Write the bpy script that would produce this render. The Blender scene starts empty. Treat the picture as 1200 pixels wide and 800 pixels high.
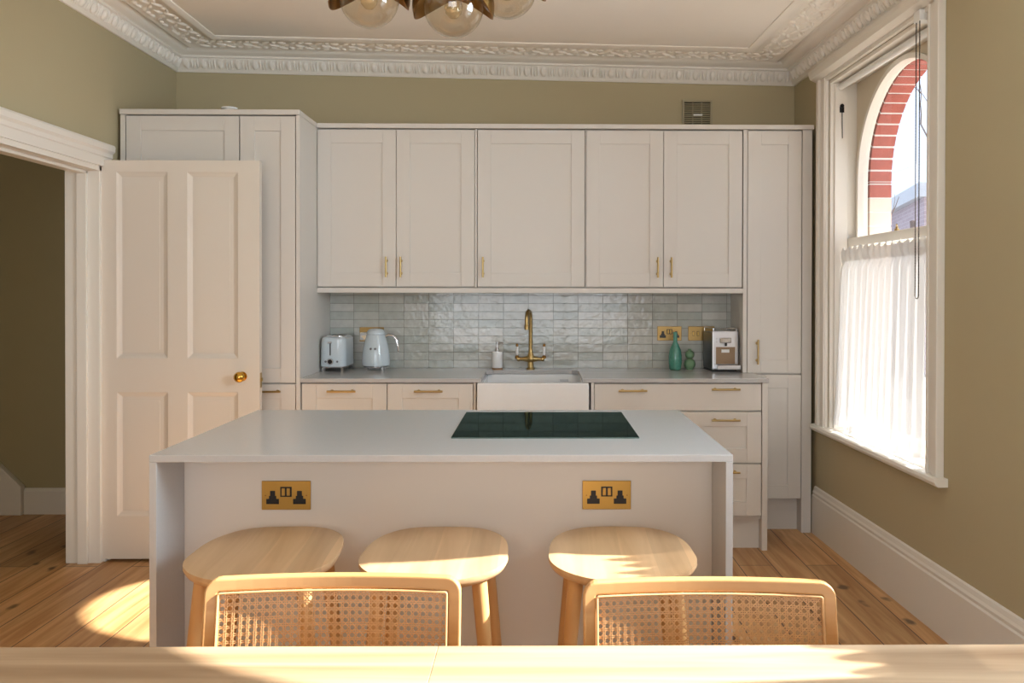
import bpy, bmesh, math, random
from mathutils import Vector, Matrix
random.seed(7)
S = bpy.context.scene
C = S.collection
PI = math.pi

# ---------------------------------------------------------------- camera, world, lights, exposure
cam_d = bpy.data.cameras.new('camera'); cam = bpy.data.objects.new('camera', cam_d); C.objects.link(cam)
F, CX, CY, YAW, PITCH, ROLL, CAMH = 999.34, 641.17, 351.27, .0110, -.0077, .0015, 1.3595
cam_d.sensor_width = 36.0; cam_d.lens = F/1200*36.0
cam_d.shift_x = -(CX-600)/1200; cam_d.shift_y = (CY-400)/1200
cam_d.clip_start = .02; cam_d.clip_end = 200
cam.matrix_world = (Matrix.Translation((0, 0, CAMH)) @ Matrix.Rotation(-YAW, 4, 'Z') @ Matrix.Rotation(PITCH, 4, 'X')
                    @ Matrix.Rotation(-ROLL, 4, 'Y') @ Matrix.Rotation(PI/2, 4, 'X'))
S.camera = cam
S.view_settings.view_transform = 'Standard'; S.view_settings.look = 'None'
S.view_settings.exposure = 0.0; S.view_settings.gamma = 1.0; S.view_settings.use_curve_mapping = False

world = bpy.data.worlds.new('sky'); S.world = world; world.use_nodes = True
bg = world.node_tree.nodes['Background']; bg.inputs[0].default_value = (.78, .89, 1.08, 1); bg.inputs[1].default_value = 1.5

SUNDIR = Vector((-1, -.08, -.64)).normalized()
sd = bpy.data.lights.new('sun', 'SUN'); sd.energy = 25.0; sd.angle = math.radians(.6); sd.color = (1, .97, .93)
sun = bpy.data.objects.new('sun', sd); C.objects.link(sun); sun.location = (9, 2, 9)
sun.rotation_euler = SUNDIR.to_track_quat('-Z', 'Y').to_euler()

def area(name, loc, direction, sx, sy, power, color):
    d = bpy.data.lights.new(name, 'AREA'); d.shape = 'RECTANGLE'; d.size = sx; d.size_y = sy; d.energy = power; d.color = color
    o = bpy.data.objects.new(name, d); C.objects.link(o); o.location = loc
    o.rotation_euler = Vector(direction).to_track_quat('-Z', 'Y').to_euler()
    return o
# daylight entering by the near side window ; the rear one is added fill, tilted up for the ceiling
area('daylight_side_window', (2.12, 1.9, 1.75), (-1, 0, -.12), 1.2, 1.9, 185, (.68, .86, 1.0))
area('fill_rear', (-.1, -2.78, 1.5), (0, 1, .16), 2.9, 1.8, 66, (.95, .97, 1.0))
# unseen fill lamp, added inside the hall to brighten it
area('fill_hall', (-3.0, .75, 1.7), (0, 1, 0), 1.0, 1.6, 14, (1, .95, .85))

# ---------------------------------------------------------------- materials
def srgb(r, g, b):
    f = lambda c: (c/255/12.92) if c/255 <= .04045 else ((c/255+.055)/1.055)**2.4
    return (f(r), f(g), f(b), 1)
def nodes(name):
    m = bpy.data.materials.new(name); m.use_nodes = True
    nt = m.node_tree; return m, nt, nt.nodes['Principled BSDF']
def mat(name, col, rough=.5, metal=0, bump=0, bscale=200, var=0, vscale=6, coat=0, spec=.5):
    m, nt, p = nodes(name)
    p.inputs['Base Color'].default_value = col; p.inputs['Roughness'].default_value = rough; p.inputs['Metallic'].default_value = metal
    p.inputs['Coat Weight'].default_value = coat; p.inputs['Specular IOR Level'].default_value = spec
    tc = nt.nodes.new('ShaderNodeTexCoord')
    if var:
        n = nt.nodes.new('ShaderNodeTexNoise'); n.inputs['Scale'].default_value = vscale; n.inputs['Detail'].default_value = 3
        nt.links.new(tc.outputs['Object'], n.inputs['Vector'])
        r = nt.nodes.new('ShaderNodeMapRange'); r.inputs['To Min'].default_value = 1-var; r.inputs['To Max'].default_value = 1+var
        nt.links.new(n.outputs['Fac'], r.inputs['Value'])
        mx = nt.nodes.new('ShaderNodeVectorMath'); mx.operation = 'SCALE'; mx.inputs[0].default_value = col[:3]
        nt.links.new(r.outputs['Result'], mx.inputs['Scale']); nt.links.new(mx.outputs['Vector'], p.inputs['Base Color'])
    if bump:
        n = nt.nodes.new('ShaderNodeTexNoise'); n.inputs['Scale'].default_value = bscale
        nt.links.new(tc.outputs['Object'], n.inputs['Vector'])
        b = nt.nodes.new('ShaderNodeBump'); b.inputs['Strength'].default_value = bump; b.inputs['Distance'].default_value = .002
        nt.links.new(n.outputs['Fac'], b.inputs['Height']); nt.links.new(b.outputs['Normal'], p.inputs['Normal'])
    return m

M = {}
M['wall'] = mat('olive_beige_paint', srgb(185, 172, 139), .75, bump=.15, bscale=90, var=.02, vscale=2)
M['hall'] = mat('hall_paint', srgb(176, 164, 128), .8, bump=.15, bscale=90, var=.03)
M['ceiling'] = mat('ceiling_paint', srgb(250, 244, 236), .8, bump=.1, bscale=60)
M['plaster'] = mat('cornice_plaster', srgb(246, 240, 231), .65)
M['trim'] = mat('white_gloss_trim', srgb(236, 230, 220), .35)
M['cab'] = mat('cabinet_paint', srgb(219, 213, 205), .42, bump=.03, bscale=300)
M['door'] = mat('door_paint', srgb(228, 218, 205), .4, bump=.05, bscale=120)
M['quartz'] = mat('grey_quartz', srgb(187, 185, 184), .16, var=.035, vscale=120)
M['brass'] = mat('aged_brass', srgb(184, 158, 106), .28, 1, var=.06, vscale=30)
M['brass_plate'] = mat('brushed_brass_plate', srgb(186, 152, 84), .34, 1)
M['old_plate'] = mat('aged_plate', srgb(160, 132, 84), .3, 1)
M['dbrass'] = mat('dark_brass', srgb(150, 112, 62), .35, 1, var=.12, vscale=14)
M['chrome'] = mat('chrome', srgb(215, 215, 218), .12, 1)
M['steel'] = mat('brushed_steel', srgb(200, 200, 202), .3, 1, bump=.05)
M['black'] = mat('black_plastic', srgb(18, 18, 20), .35)
M['dark'] = mat('dark_void', srgb(30, 26, 22), .8)
M['blue'] = mat('pale_blue_enamel', srgb(205, 216, 222), .15, coat=.6)
M['ceramic'] = mat('white_ceramic', srgb(240, 240, 240), .12, coat=.4)
M['white_pl'] = mat('white_plastic', srgb(236, 236, 234), .4)
M['grey'] = mat('grey_metal', srgb(110, 114, 120), .3, .6)
M['cork'] = mat('cork', srgb(150, 112, 80), .8, var=.15, vscale=150)
M['glaze'] = mat('teal_green_glaze', srgb(72, 140, 122), .15, var=.35, vscale=60, coat=.5)
M['green2'] = mat('sage_green_ceramic', srgb(112, 146, 112), .45, var=.08, vscale=60)
M['tray'] = mat('brown_panel', srgb(150, 122, 92), .35)
M['grille'] = mat('painted_grille', srgb(170, 160, 132), .5)
M['chain'] = mat('bronze_chain', srgb(70, 62, 58), .4, .8)
M['bark'] = mat('bark', srgb(120, 105, 100), .9, var=.2)
M['slate'] = mat('grey_coping', srgb(205, 208, 216), .8, var=.1)
M['grout'] = mat('pale_grout', srgb(236, 234, 230), .9)
M['ground'] = mat('paving', srgb(150, 146, 138), .9, var=.15, vscale=3)
M['pipe'] = mat('blue_paint', srgb(150, 175, 200), .5)

def wood(name, c1, c2, axis='X', scale=1.0, rough=.45, blot=None, staves=0, coat=0):
    """long-grained wood: stretched noise along an axis; staves > 0 adds glued boards of that width"""
    m, nt, p = nodes(name); L = nt.links; N = nt.nodes
    tc = N.new('ShaderNodeTexCoord'); mp = N.new('ShaderNodeMapping'); L.new(tc.outputs['Object'], mp.inputs['Vector'])
    k = {'X': (1.2, 22, 22), 'Y': (22, 1.2, 22), 'Z': (22, 22, 1.2)}[axis]
    mp.inputs['Scale'].default_value = tuple(v*scale for v in k)
    n = N.new('ShaderNodeTexNoise'); n.inputs['Scale'].default_value = 1; n.inputs['Detail'].default_value = 5; n.inputs['Distortion'].default_value = .6
    L.new(mp.outputs['Vector'], n.inputs['Vector'])
    cr = N.new('ShaderNodeValToRGB'); cr.color_ramp.elements[0].position = .32; cr.color_ramp.elements[1].position = .68
    cr.color_ramp.elements[0].color = c1; cr.color_ramp.elements[1].color = c2
    L.new(n.outputs['Fac'], cr.inputs['Fac']); out = cr.outputs['Color']
    if staves:
        sx = N.new('ShaderNodeSeparateXYZ'); L.new(tc.outputs['Object'], sx.inputs['Vector'])
        d = N.new('ShaderNodeMath'); d.operation = 'DIVIDE'; d.inputs[1].default_value = staves
        L.new(sx.outputs[{'X': 1, 'Y': 0, 'Z': 0}[axis]], d.inputs[0])
        fl = N.new('ShaderNodeMath'); fl.operation = 'FLOOR'; L.new(d.outputs[0], fl.inputs[0])
        wn = N.new('ShaderNodeTexWhiteNoise'); wn.noise_dimensions = '1D'; L.new(fl.outputs[0], wn.inputs['W'])
        r = N.new('ShaderNodeMapRange'); r.inputs['To Min'].default_value = .86; r.inputs['To Max'].default_value = 1.1
        L.new(wn.outputs['Value'], r.inputs['Value'])
        vm = N.new('ShaderNodeVectorMath'); vm.operation = 'SCALE'; L.new(out, vm.inputs[0]); L.new(r.outputs['Result'], vm.inputs['Scale']); out = vm.outputs['Vector']
    L.new(out, p.inputs['Base Color']); p.inputs['Roughness'].default_value = rough; p.inputs['Coat Weight'].default_value = coat
    b = N.new('ShaderNodeBump'); b.inputs['Strength'].default_value = .08; b.inputs['Distance'].default_value = .001
    L.new(n.outputs['Fac'], b.inputs['Height']); L.new(b.outputs['Normal'], p.inputs['Normal'])
    return m
M['oak_x'] = wood('pale_oak_x', srgb(204, 158, 108), srgb(224, 182, 132), 'X', rough=.42)
M['oak_z'] = wood('pale_oak_z', srgb(204, 156, 104), srgb(222, 178, 126), 'Z', rough=.42)
M['chair_x'] = wood('chair_oak_x', srgb(190, 140, 84), srgb(208, 160, 104), 'X', rough=.45)
M['chair_z'] = wood('chair_oak_z', srgb(190, 140, 84), srgb(208, 160, 104), 'Z', rough=.45)
M['oak_seat'] = wood('oak_seat', srgb(196, 156, 114), srgb(214, 176, 134), 'Y', rough=.4, staves=.085)
M['table'] = wood('table_wood', srgb(138, 106, 74), srgb(190, 162, 130), 'X', scale=.7, rough=.5, staves=.14)
M['cane'] = mat('rattan_cane', srgb(212, 166, 116), .5, var=.18, vscale=90)

def floor_mat():
    m, nt, p = nodes('pine_floorboards'); L = nt.links; N = nt.nodes
    tc = N.new('ShaderNodeTexCoord')
    rot = N.new('ShaderNodeMapping'); rot.inputs['Rotation'].default_value = (0, 0, PI/2); L.new(tc.outputs['Object'], rot.inputs['Vector'])
    br = N.new('ShaderNodeTexBrick'); L.new(rot.outputs['Vector'], br.inputs['Vector'])
    br.offset = .37; br.inputs['Scale'].default_value = 1; br.inputs['Brick Width'].default_value = 3.1; br.inputs['Row Height'].default_value = .168
    br.inputs['Mortar Size'].default_value = .0026; br.inputs['Mortar Smooth'].default_value = .3; br.inputs['Bias'].default_value = 0
    br.inputs['Color1'].default_value = (.55, .55, .55, 1); br.inputs['Color2'].default_value = (1.2, 1.2, 1.2, 1); br.inputs['Mortar'].default_value = (.16, .13, .1, 1)
    mp = N.new('ShaderNodeMapping'); mp.inputs['Scale'].default_value = (26, 1.6, 1); L.new(tc.outputs['Object'], mp.inputs['Vector'])
    n = N.new('ShaderNodeTexNoise'); n.inputs['Scale'].default_value = 1; n.inputs['Detail'].default_value = 6; n.inputs['Distortion'].default_value = .9
    L.new(mp.outputs['Vector'], n.inputs['Vector'])
    cr = N.new('ShaderNodeValToRGB'); cr.color_ramp.elements[0].position = .3; cr.color_ramp.elements[1].position = .7
    cr.color_ramp.elements[0].color = srgb(180, 126, 74); cr.color_ramp.elements[1].color = srgb(222, 176, 122)
    L.new(n.outputs['Fac'], cr.inputs['Fac'])
    mul = N.new('ShaderNodeMixRGB'); mul.blend_type = 'MULTIPLY'; mul.inputs['Fac'].default_value = .55
    L.new(cr.outputs['Color'], mul.inputs['Color1']); L.new(br.outputs['Color'], mul.inputs['Color2'])
    gp = N.new('ShaderNodeMixRGB'); gp.inputs['Color2'].default_value = srgb(62, 42, 26); L.new(mul.outputs['Color'], gp.inputs['Color1']); L.new(br.outputs['Fac'], gp.inputs['Fac'])
    # knots and old stains
    mk = N.new('ShaderNodeMapping'); mk.inputs['Scale'].default_value = (9, 4.2, 1); L.new(tc.outputs['Object'], mk.inputs['Vector'])
    ds = N.new('ShaderNodeTexNoise'); ds.inputs['Scale'].default_value = 9; L.new(tc.outputs['Object'], ds.inputs['Vector'])
    ad = N.new('ShaderNodeMixRGB'); ad.inputs['Fac'].default_value = .35; L.new(mk.outputs['Vector'], ad.inputs['Color1']); L.new(ds.outputs['Color'], ad.inputs['Color2'])
    v = N.new('ShaderNodeTexVoronoi'); v.inputs['Scale'].default_value = 1.25; L.new(ad.outputs['Color'], v.inputs['Vector'])
    kr = N.new('ShaderNodeMapRange'); kr.inputs['From Min'].default_value = .10; kr.inputs['From Max'].default_value = .2; kr.inputs['To Min'].default_value = .85; kr.inputs['To Max'].default_value = 0
    L.new(v.outputs['Distance'], kr.inputs['Value'])
    sel = N.new('ShaderNodeMath'); sel.operation = 'GREATER_THAN'; sel.inputs[1].default_value = .45
    sp = N.new('ShaderNodeSeparateColor'); L.new(v.outputs['Color'], sp.inputs['Color']); L.new(sp.outputs[0], sel.inputs[0])
    km = N.new('ShaderNodeMath'); km.operation = 'MULTIPLY'; L.new(kr.outputs['Result'], km.inputs[0]); L.new(sel.outputs[0], km.inputs[1])
    kx = N.new('ShaderNodeMixRGB'); kx.inputs['Color2'].default_value = srgb(78, 48, 26); L.new(gp.outputs['Color'], kx.inputs['Color1']); L.new(km.outputs[0], kx.inputs['Fac'])
    L.new(kx.outputs['Color'], p.inputs['Base Color']); p.inputs['Roughness'].default_value = .42
    b = N.new('ShaderNodeBump'); b.inputs['Strength'].default_value = .5; b.inputs['Distance'].default_value = .002; b.invert = True
    L.new(br.outputs['Fac'], b.inputs['Height']); L.new(b.outputs['Normal'], p.inputs['Normal'])
    return m
M['floor'] = floor_mat()

def tile_mat():
    m, nt, p = nodes('zellige_tiles'); L = nt.links; N = nt.nodes
    tc = N.new('ShaderNodeTexCoord'); mp = N.new('ShaderNodeMapping'); mp.inputs['Rotation'].default_value = (PI/2, 0, 0)
    mp.inputs['Location'].default_value = (.1035, .0, 0)
    sx = N.new('ShaderNodeSeparateXYZ'); L.new(tc.outputs['Object'], sx.inputs['Vector'])
    cb = N.new('ShaderNodeCombineXYZ')
    ax = N.new('ShaderNodeMath'); ax.operation = 'ADD'; ax.inputs[1].default_value = 1.5-.098; L.new(sx.outputs[0], ax.inputs[0]); L.new(ax.outputs[0], cb.inputs[0])
    az = N.new('ShaderNodeMath'); az.operation = 'ADD'; az.inputs[1].default_value = -.910+.002; L.new(sx.outputs[2], az.inputs[0]); L.new(az.outputs[0], cb.inputs[1])
    br = N.new('ShaderNodeTexBrick'); L.new(cb.outputs[0], br.inputs['Vector']); br.offset = 0; br.inputs['Scale'].default_value = 1
    br.inputs['Brick Width'].default_value = .1495; br.inputs['Row Height'].default_value = .0487; br.inputs['Mortar Size'].default_value = .0015; br.inputs['Mortar Smooth'].default_value = .4; br.inputs['Bias'].default_value = 0
    br.inputs['Color1'].default_value = srgb(176, 180, 172); br.inputs['Color2'].default_value = srgb(204, 202, 194); br.inputs['Mortar'].default_value = srgb(142, 140, 130)
    n = N.new('ShaderNodeTexNoise'); n.inputs['Scale'].default_value = 26; n.inputs['Detail'].default_value = 3; L.new(tc.outputs['Object'], n.inputs['Vector'])
    r = N.new('ShaderNodeMapRange'); r.inputs['To Min'].default_value = .84; r.inputs['To Max'].default_value = 1.12; L.new(n.outputs['Fac'], r.inputs['Value'])
    vm = N.new('ShaderNodeVectorMath'); vm.operation = 'SCALE'; L.new(br.outputs['Color'], vm.inputs[0]); L.new(r.outputs['Result'], vm.inputs['Scale'])
    L.new(vm.outputs['Vector'], p.inputs['Base Color']); p.inputs['Roughness'].default_value = .13; p.inputs['Coat Weight'].default_value = .3
    n2 = N.new('ShaderNodeTexNoise'); n2.inputs['Scale'].default_value = 34; n2.inputs['Detail'].default_value = 1; L.new(tc.outputs['Object'], n2.inputs['Vector'])
    b1 = N.new('ShaderNodeBump'); b1.inputs['Strength'].default_value = .55; b1.inputs['Distance'].default_value = .004; L.new(n2.outputs['Fac'], b1.inputs['Height'])
    b = N.new('ShaderNodeBump'); b.inputs['Strength'].default_value = .8; b.inputs['Distance'].default_value = .002; b.invert = True
    L.new(br.outputs['Fac'], b.inputs['Height']); L.new(b1.outputs['Normal'], b.inputs['Normal']); L.new(b.outputs['Normal'], p.inputs['Normal'])
    return m
M['tile'] = tile_mat()

def brick_mat(name, a, b_, mort, w=.215, h=.075, axis='YZ'):
    m, nt, p = nodes(name); L = nt.links; N = nt.nodes
    tc = N.new('ShaderNodeTexCoord'); sx = N.new('ShaderNodeSeparateXYZ'); L.new(tc.outputs['Object'], sx.inputs['Vector'])
    ad = N.new('ShaderNodeMath'); ad.operation = 'ADD'; L.new(sx.outputs[0], ad.inputs[0]); L.new(sx.outputs[1], ad.inputs[1])
    cb = N.new('ShaderNodeCombineXYZ'); L.new(ad.outputs[0], cb.inputs[0]); L.new(sx.outputs[2], cb.inputs[1])
    br = N.new('ShaderNodeTexBrick'); L.new(cb.outputs[0], br.inputs['Vector']); br.inputs['Scale'].default_value = 1
    br.inputs['Brick Width'].default_value = w; br.inputs['Row Height'].default_value = h; br.inputs['Mortar Size'].default_value = .006
    br.inputs['Color1'].default_value = a; br.inputs['Color2'].default_value = b_; br.inputs['Mortar'].default_value = mort
    L.new(br.outputs['Color'], p.inputs['Base Color']); p.inputs['Roughness'].default_value = .9
    return m
M['brick_out'] = brick_mat('london_stock_brick', srgb(205, 170, 150), srgb(222, 200, 180), srgb(225, 220, 210))
M['brick_far'] = brick_mat('far_brick', srgb(176, 158, 166), srgb(190, 172, 178), srgb(200, 190, 196))
M['red_brick'] = mat('red_brick', srgb(176, 98, 88), .9, var=.3, vscale=18)
M['pale_brick'] = mat('pale_painted_brick', srgb(236, 212, 198), .9, var=.1, vscale=14)

def glass_mat(name, tint, refl=1.0, rough=0):
    m = bpy.data.materials.new(name); m.use_nodes = True; nt = m.node_tree; nt.nodes.clear(); N = nt.nodes; L = nt.links
    o = N.new('ShaderNodeOutputMaterial'); t = N.new('ShaderNodeBsdfTransparent'); t.inputs[0].default_value = tint
    g = N.new('ShaderNodeBsdfGlossy'); g.inputs['Roughness'].default_value = rough
    f = N.new('ShaderNodeLayerWeight'); f.inputs['Blend'].default_value = .5
    pw = N.new('ShaderNodeMath'); pw.operation = 'POWER'; pw.inputs[1].default_value = 4; L.new(f.outputs['Facing'], pw.inputs[0])
    mu = N.new('ShaderNodeMath'); mu.operation = 'MULTIPLY_ADD'; mu.inputs[1].default_value = .35*refl; mu.inputs[2].default_value = .045*refl; L.new(pw.outputs[0], mu.inputs[0])
    mx = N.new('ShaderNodeMixShader'); L.new(mu.outputs[0], mx.inputs[0]); L.new(t.outputs[0], mx.inputs[1]); L.new(g.outputs[0], mx.inputs[2]); L.new(mx.outputs[0], o.inputs[0])
    return m
M['glass'] = glass_mat('window_glass', (.97, .98, .98, 1), .6)
M['globe'] = glass_mat('amber_globe_glass', (.93, .88, .78, 1), 2.2)
def sheer_mat():
    m = bpy.data.materials.new('sheer_linen'); m.use_nodes = True; nt = m.node_tree; nt.nodes.clear(); N = nt.nodes; L = nt.links
    o = N.new('ShaderNodeOutputMaterial'); d = N.new('ShaderNodeBsdfDiffuse'); d.inputs[0].default_value = (.9, .9, .9, 1)
    t = N.new('ShaderNodeBsdfTranslucent'); t.inputs[0].default_value = (.5, .5, .52, 1)
    tr = N.new('ShaderNodeBsdfTransparent')
    a = N.new('ShaderNodeMixShader'); a.inputs[0].default_value = .085; L.new(d.outputs[0], a.inputs[1]); L.new(t.outputs[0], a.inputs[2])
    b = N.new('ShaderNodeMixShader'); b.inputs[0].default_value = .10; L.new(a.outputs[0], b.inputs[1]); L.new(tr.outputs[0], b.inputs[2]); L.new(b.outputs[0], o.inputs[0])
    return m
M['sheer'] = sheer_mat()
m = bpy.data.materials.new('hob_glass'); m.use_nodes = True; nt = m.node_tree; nt.nodes.clear()
_o = nt.nodes.new('ShaderNodeOutputMaterial'); _g = nt.nodes.new('ShaderNodeBsdfGlossy'); _g.inputs['Color'].default_value = (.085, .125, .11, 1); _g.inputs['Roughness'].default_value = .03
_d = nt.nodes.new('ShaderNodeBsdfDiffuse'); _d.inputs['Color'].default_value = (.006, .008, .008, 1); _a = nt.nodes.new('ShaderNodeAddShader')
nt.links.new(_g.outputs[0], _a.inputs[0]); nt.links.new(_d.outputs[0], _a.inputs[1]); nt.links.new(_a.outputs[0], _o.inputs[0])
M['hob'] = m

# ---------------------------------------------------------------- mesh helpers
class MB:
    def __init__(s): s.v = []; s.f = []; s.mi = []
    def add(s, vs, fs, mi=0):
        b = len(s.v); s.v += [tuple(v) for v in vs]; s.f += [tuple(b+i for i in f) for f in fs]; s.mi += [mi]*len(fs); return s
    def box(s, x0, x1, y0, y1, z0, z1, mi=0):
        v = [(x, y, z) for z in (z0, z1) for y in (y0, y1) for x in (x0, x1)]
        return s.add(v, [(0, 2, 3, 1), (4, 5, 7, 6), (0, 1, 5, 4), (2, 6, 7, 3), (0, 4, 6, 2), (1, 3, 7, 5)], mi)
    def prism(s, poly, axis, a, b, mi=0):
        """poly: 2D points in the two other axes (in xyz order), extruded along axis from a to b"""
        def P(p, t): return {'x': (t, p[0], p[1]), 'y': (p[0], t, p[1]), 'z': (p[0], p[1], t)}[axis]
        n = len(poly); v = [P(p, a) for p in poly]+[P(p, b) for p in poly]
        return s.add(v, [tuple(range(n)), tuple(range(2*n-1, n-1, -1))]+[(i, n+i, n+(i+1) % n, (i+1) % n) for i in range(n)], mi)
    def lathe(s, prof, c=(0, 0, 0), seg=32, mi=0, axis='z', cap=True):
        vs = []; n = len(prof)
        for r, h in prof:
            for k in range(seg):
                a = 2*PI*k/seg; x, y = r*math.cos(a), r*math.sin(a)
                q = {'z': (x, y, h), 'y': (x, h, y), 'x': (h, x, y)}[axis]
                vs.append((c[0]+q[0], c[1]+q[1], c[2]+q[2]))
        fs = [(i*seg+k, i*seg+(k+1) % seg, (i+1)*seg+(k+1) % seg, (i+1)*seg+k) for i in range(n-1) for k in range(seg)]
        if cap: fs += [tuple(range(seg))[::-1], tuple(range((n-1)*seg, n*seg))]
        return s.add(vs, fs, mi)
    def tube(s, pts, r, seg=10, mi=0, closed=False):
        pts = [Vector(p) for p in pts]; n = len(pts); rs = r if isinstance(r, (list, tuple)) else [r]*n
        vs = []; up = None
        for i, p in enumerate(pts):
            if closed: t = (pts[(i+1) % n]-pts[i-1]).normalized()
            else: t = (pts[min(i+1, n-1)]-pts[max(i-1, 0)]).normalized()
            if up is None:
                up = Vector((0, 0, 1)) if abs(t.z) < .9 else Vector((1, 0, 0))
            u = (up-t*up.dot(t)).normalized(); up = u; w = t.cross(u)
            for k in range(seg):
                a = 2*PI*k/seg; q = p+(u*math.cos(a)+w*math.sin(a))*rs[i]; vs.append(tuple(q))
        fs = [(i*seg+k, i*seg+(k+1) % seg, ((i+1) % n)*seg+(k+1) % seg, ((i+1) % n)*seg+k) for i in range(n if closed else n-1) for k in range(seg)]
        if not closed: fs += [tuple(range(seg))[::-1], tuple(range((n-1)*seg, n*seg))]
        return s.add(vs, fs, mi)
    def ellipsoid(s, c, rx, ry, rz, seg=12, ring=8, mi=0):
        vs = [(c[0], c[1], c[2]+rz)]
        for i in range(1, ring):
            t = PI*i/ring
            for k in range(seg):
                a = 2*PI*k/seg; vs.append((c[0]+rx*math.sin(t)*math.cos(a), c[1]+ry*math.sin(t)*math.sin(a), c[2]+rz*math.cos(t)))
        vs.append((c[0], c[1], c[2]-rz)); fs = [(0, 1+k, 1+(k+1) % seg) for k in range(seg)]
        for i in range(ring-2):
            fs += [(1+i*seg+k, 1+(i+1)*seg+k, 1+(i+1)*seg+(k+1) % seg, 1+i*seg+(k+1) % seg) for k in range(seg)]
        l = len(vs)-1; fs += [(l, 1+(ring-2)*seg+(k+1) % seg, 1+(ring-2)*seg+k) for k in range(seg)]
        return s.add(vs, fs, mi)
    def xf(s, fn): s.v = [tuple(fn(*v)) for v in s.v]; return s
    def build(s, name, mats, parent=None, bevel=0, smooth=False, seg=2, mw=None):
        me = bpy.data.meshes.new(name); me.from_pydata(s.v, [], s.f); me.update()
        if not isinstance(mats, (list, tuple)): mats = [mats]
        for m_ in mats: me.materials.append(m_)
        for p_, i in zip(me.polygons, s.mi): p_.material_index = i
        b = bmesh.new(); b.from_mesh(me); bmesh.ops.recalc_face_normals(b, faces=b.faces); b.to_mesh(me); b.free()
        o = bpy.data.objects.new(name, me); C.objects.link(o)
        if parent: o.parent = parent
        if mw: o.matrix_local = mw
        if smooth:
            for p_ in me.polygons: p_.use_smooth = True
            try: me.set_sharp_from_angle(angle=math.radians(40))
            except Exception: pass
        if bevel:
            bv = o.modifiers.new('bevel', 'BEVEL'); bv.width = bevel; bv.segments = seg; bv.limit_method = 'ANGLE'; bv.angle_limit = math.radians(40)
            if smooth: bv.harden_normals = False
        return o
def tag(o, label, cat, group=None, kind=None):
    o['label'] = label; o['category'] = cat
    if group: o['group'] = group
    if kind: o['kind'] = kind
    return o
def struct(o): o['kind'] = 'structure'; return o
def thing(name, label, cat, loc=(0, 0, 0), rz=0, group=None):
    o = bpy.data.objects.new(name, None); C.objects.link(o); o.location = loc; o.rotation_euler = (0, 0, rz); o.empty_display_size = .1
    return tag(o, label, cat, group)
def copy_tree(o, parent=None):
    c = o.copy(); C.objects.link(c)
    if parent: c.parent = parent
    for ch in [k for k in bpy.data.objects if k.parent == o]: copy_tree(ch, c)
    return c

# ---------------------------------------------------------------- room shell
BY = 5.22        # back wall face
LX = -2.2        # left wall face
FY = -2.6        # wall behind the camera
def zs(x): return -(x-LX)*.0187      # the old ceiling drops to the right
# frame of the right-hand wall: local x runs along the wall towards the camera, local y outwards
RW = Matrix(((.0253, .99968, 0, 1.582), (-.99968, .0253, 0, 4.8276), (0, 0, 1, 0), (0, 0, 0, 1)))
def rw(a, o, z): v = RW @ Vector((a, o, z)); return (v.x, v.y, v.z)

struct(MB().box(-3.9, 2.1, FY-.2, 5.6, -.08, 0).build('floor', M['floor']))
struct(MB().box(LX-.25, 2.1, BY, BY+.2, 0, 3.1).build('wall_back', M['wall']))
cl = MB()
for x0, x1 in ((-2.5, 2.1),):
    v = [(x, y, 2.82+zs(x)+dz) for dz in (0, .1) for y in (FY-.1, BY+.1) for x in (x0, x1)]
    cl.add(v, [(0, 2, 3, 1), (4, 5, 7, 6), (0, 1, 5, 4), (2, 6, 7, 3), (0, 4, 6, 2), (1, 3, 7, 5)])
struct(cl.build('ceiling', M['ceiling']))
# left wall with door opening
DO0, DO1, DZ = 3.45, 4.33, 2.0
w = MB(); w.box(LX-.16, LX, FY-.1, DO0, 0, 3.05); w.box(LX-.16, LX, DO1, BY+.02, 0, 3.05); w.box(LX-.16, LX, DO0, DO1, DZ, 3.05)
struct(w.build('wall_left', M['wall']))
# hall beyond
h = MB(); h.box(-3.85, LX-.17, 5.27, 5.4, 0, 2.9); h.box(-3.9, -3.78, .5, 5.4, 0, 2.9); h.box(-3.85, LX-.16, .45, .55, 0, 2.9); h.box(-3.9, LX-.161, .5, 5.4, 2.75, 2.85)
struct(h.build('wall_hall', M['hall']))
b = MB(); b.prism([(5.27, 0), (5.252, 0), (5.252, .14), (5.262, .16), (5.27, .16)], 'x', -3.149, LX-.165); struct(b.build('baseboard_hall', M['trim']))
# stair string on the hall wall, low at left of the doorway
st = MB(); st.prism([(-3.75, 0), (-3.15, 0), (-3.15, .175), (-3.29, .31), (-3.75, .78)], 'y', 5.225, 5.268)
struct(st.build('trim_9', M['trim'], bevel=.004))

# wall behind the camera, with a wide window put in for the fill lamp
w = MB(); w.box(LX-.1, -1.6, FY-.2, FY, 0, 3.05); w.box(1.4, 2.1, FY-.2, FY, 0, 3.05); w.box(-1.6, 1.4, FY-.2, FY, 0, .6); w.box(-1.6, 1.4, FY-.2, FY, 2.6, 3.05)
struct(w.build('wall_front', M['wall']))
w = MB()
for x in (-1.6, -.63, .38, 1.35): w.box(x, x+.05, FY-.12, FY-.04, .6, 2.6)
for z in (.6, 1.58, 2.55): w.box(-1.6, 1.4, FY-.115, FY-.045, z, z+.05)
wf = struct(w.build('window_3', M['trim'])); MB().box(-1.58, 1.38, FY-.085, FY-.08, .62, 2.58).build('pane', M['glass'], wf)

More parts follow.
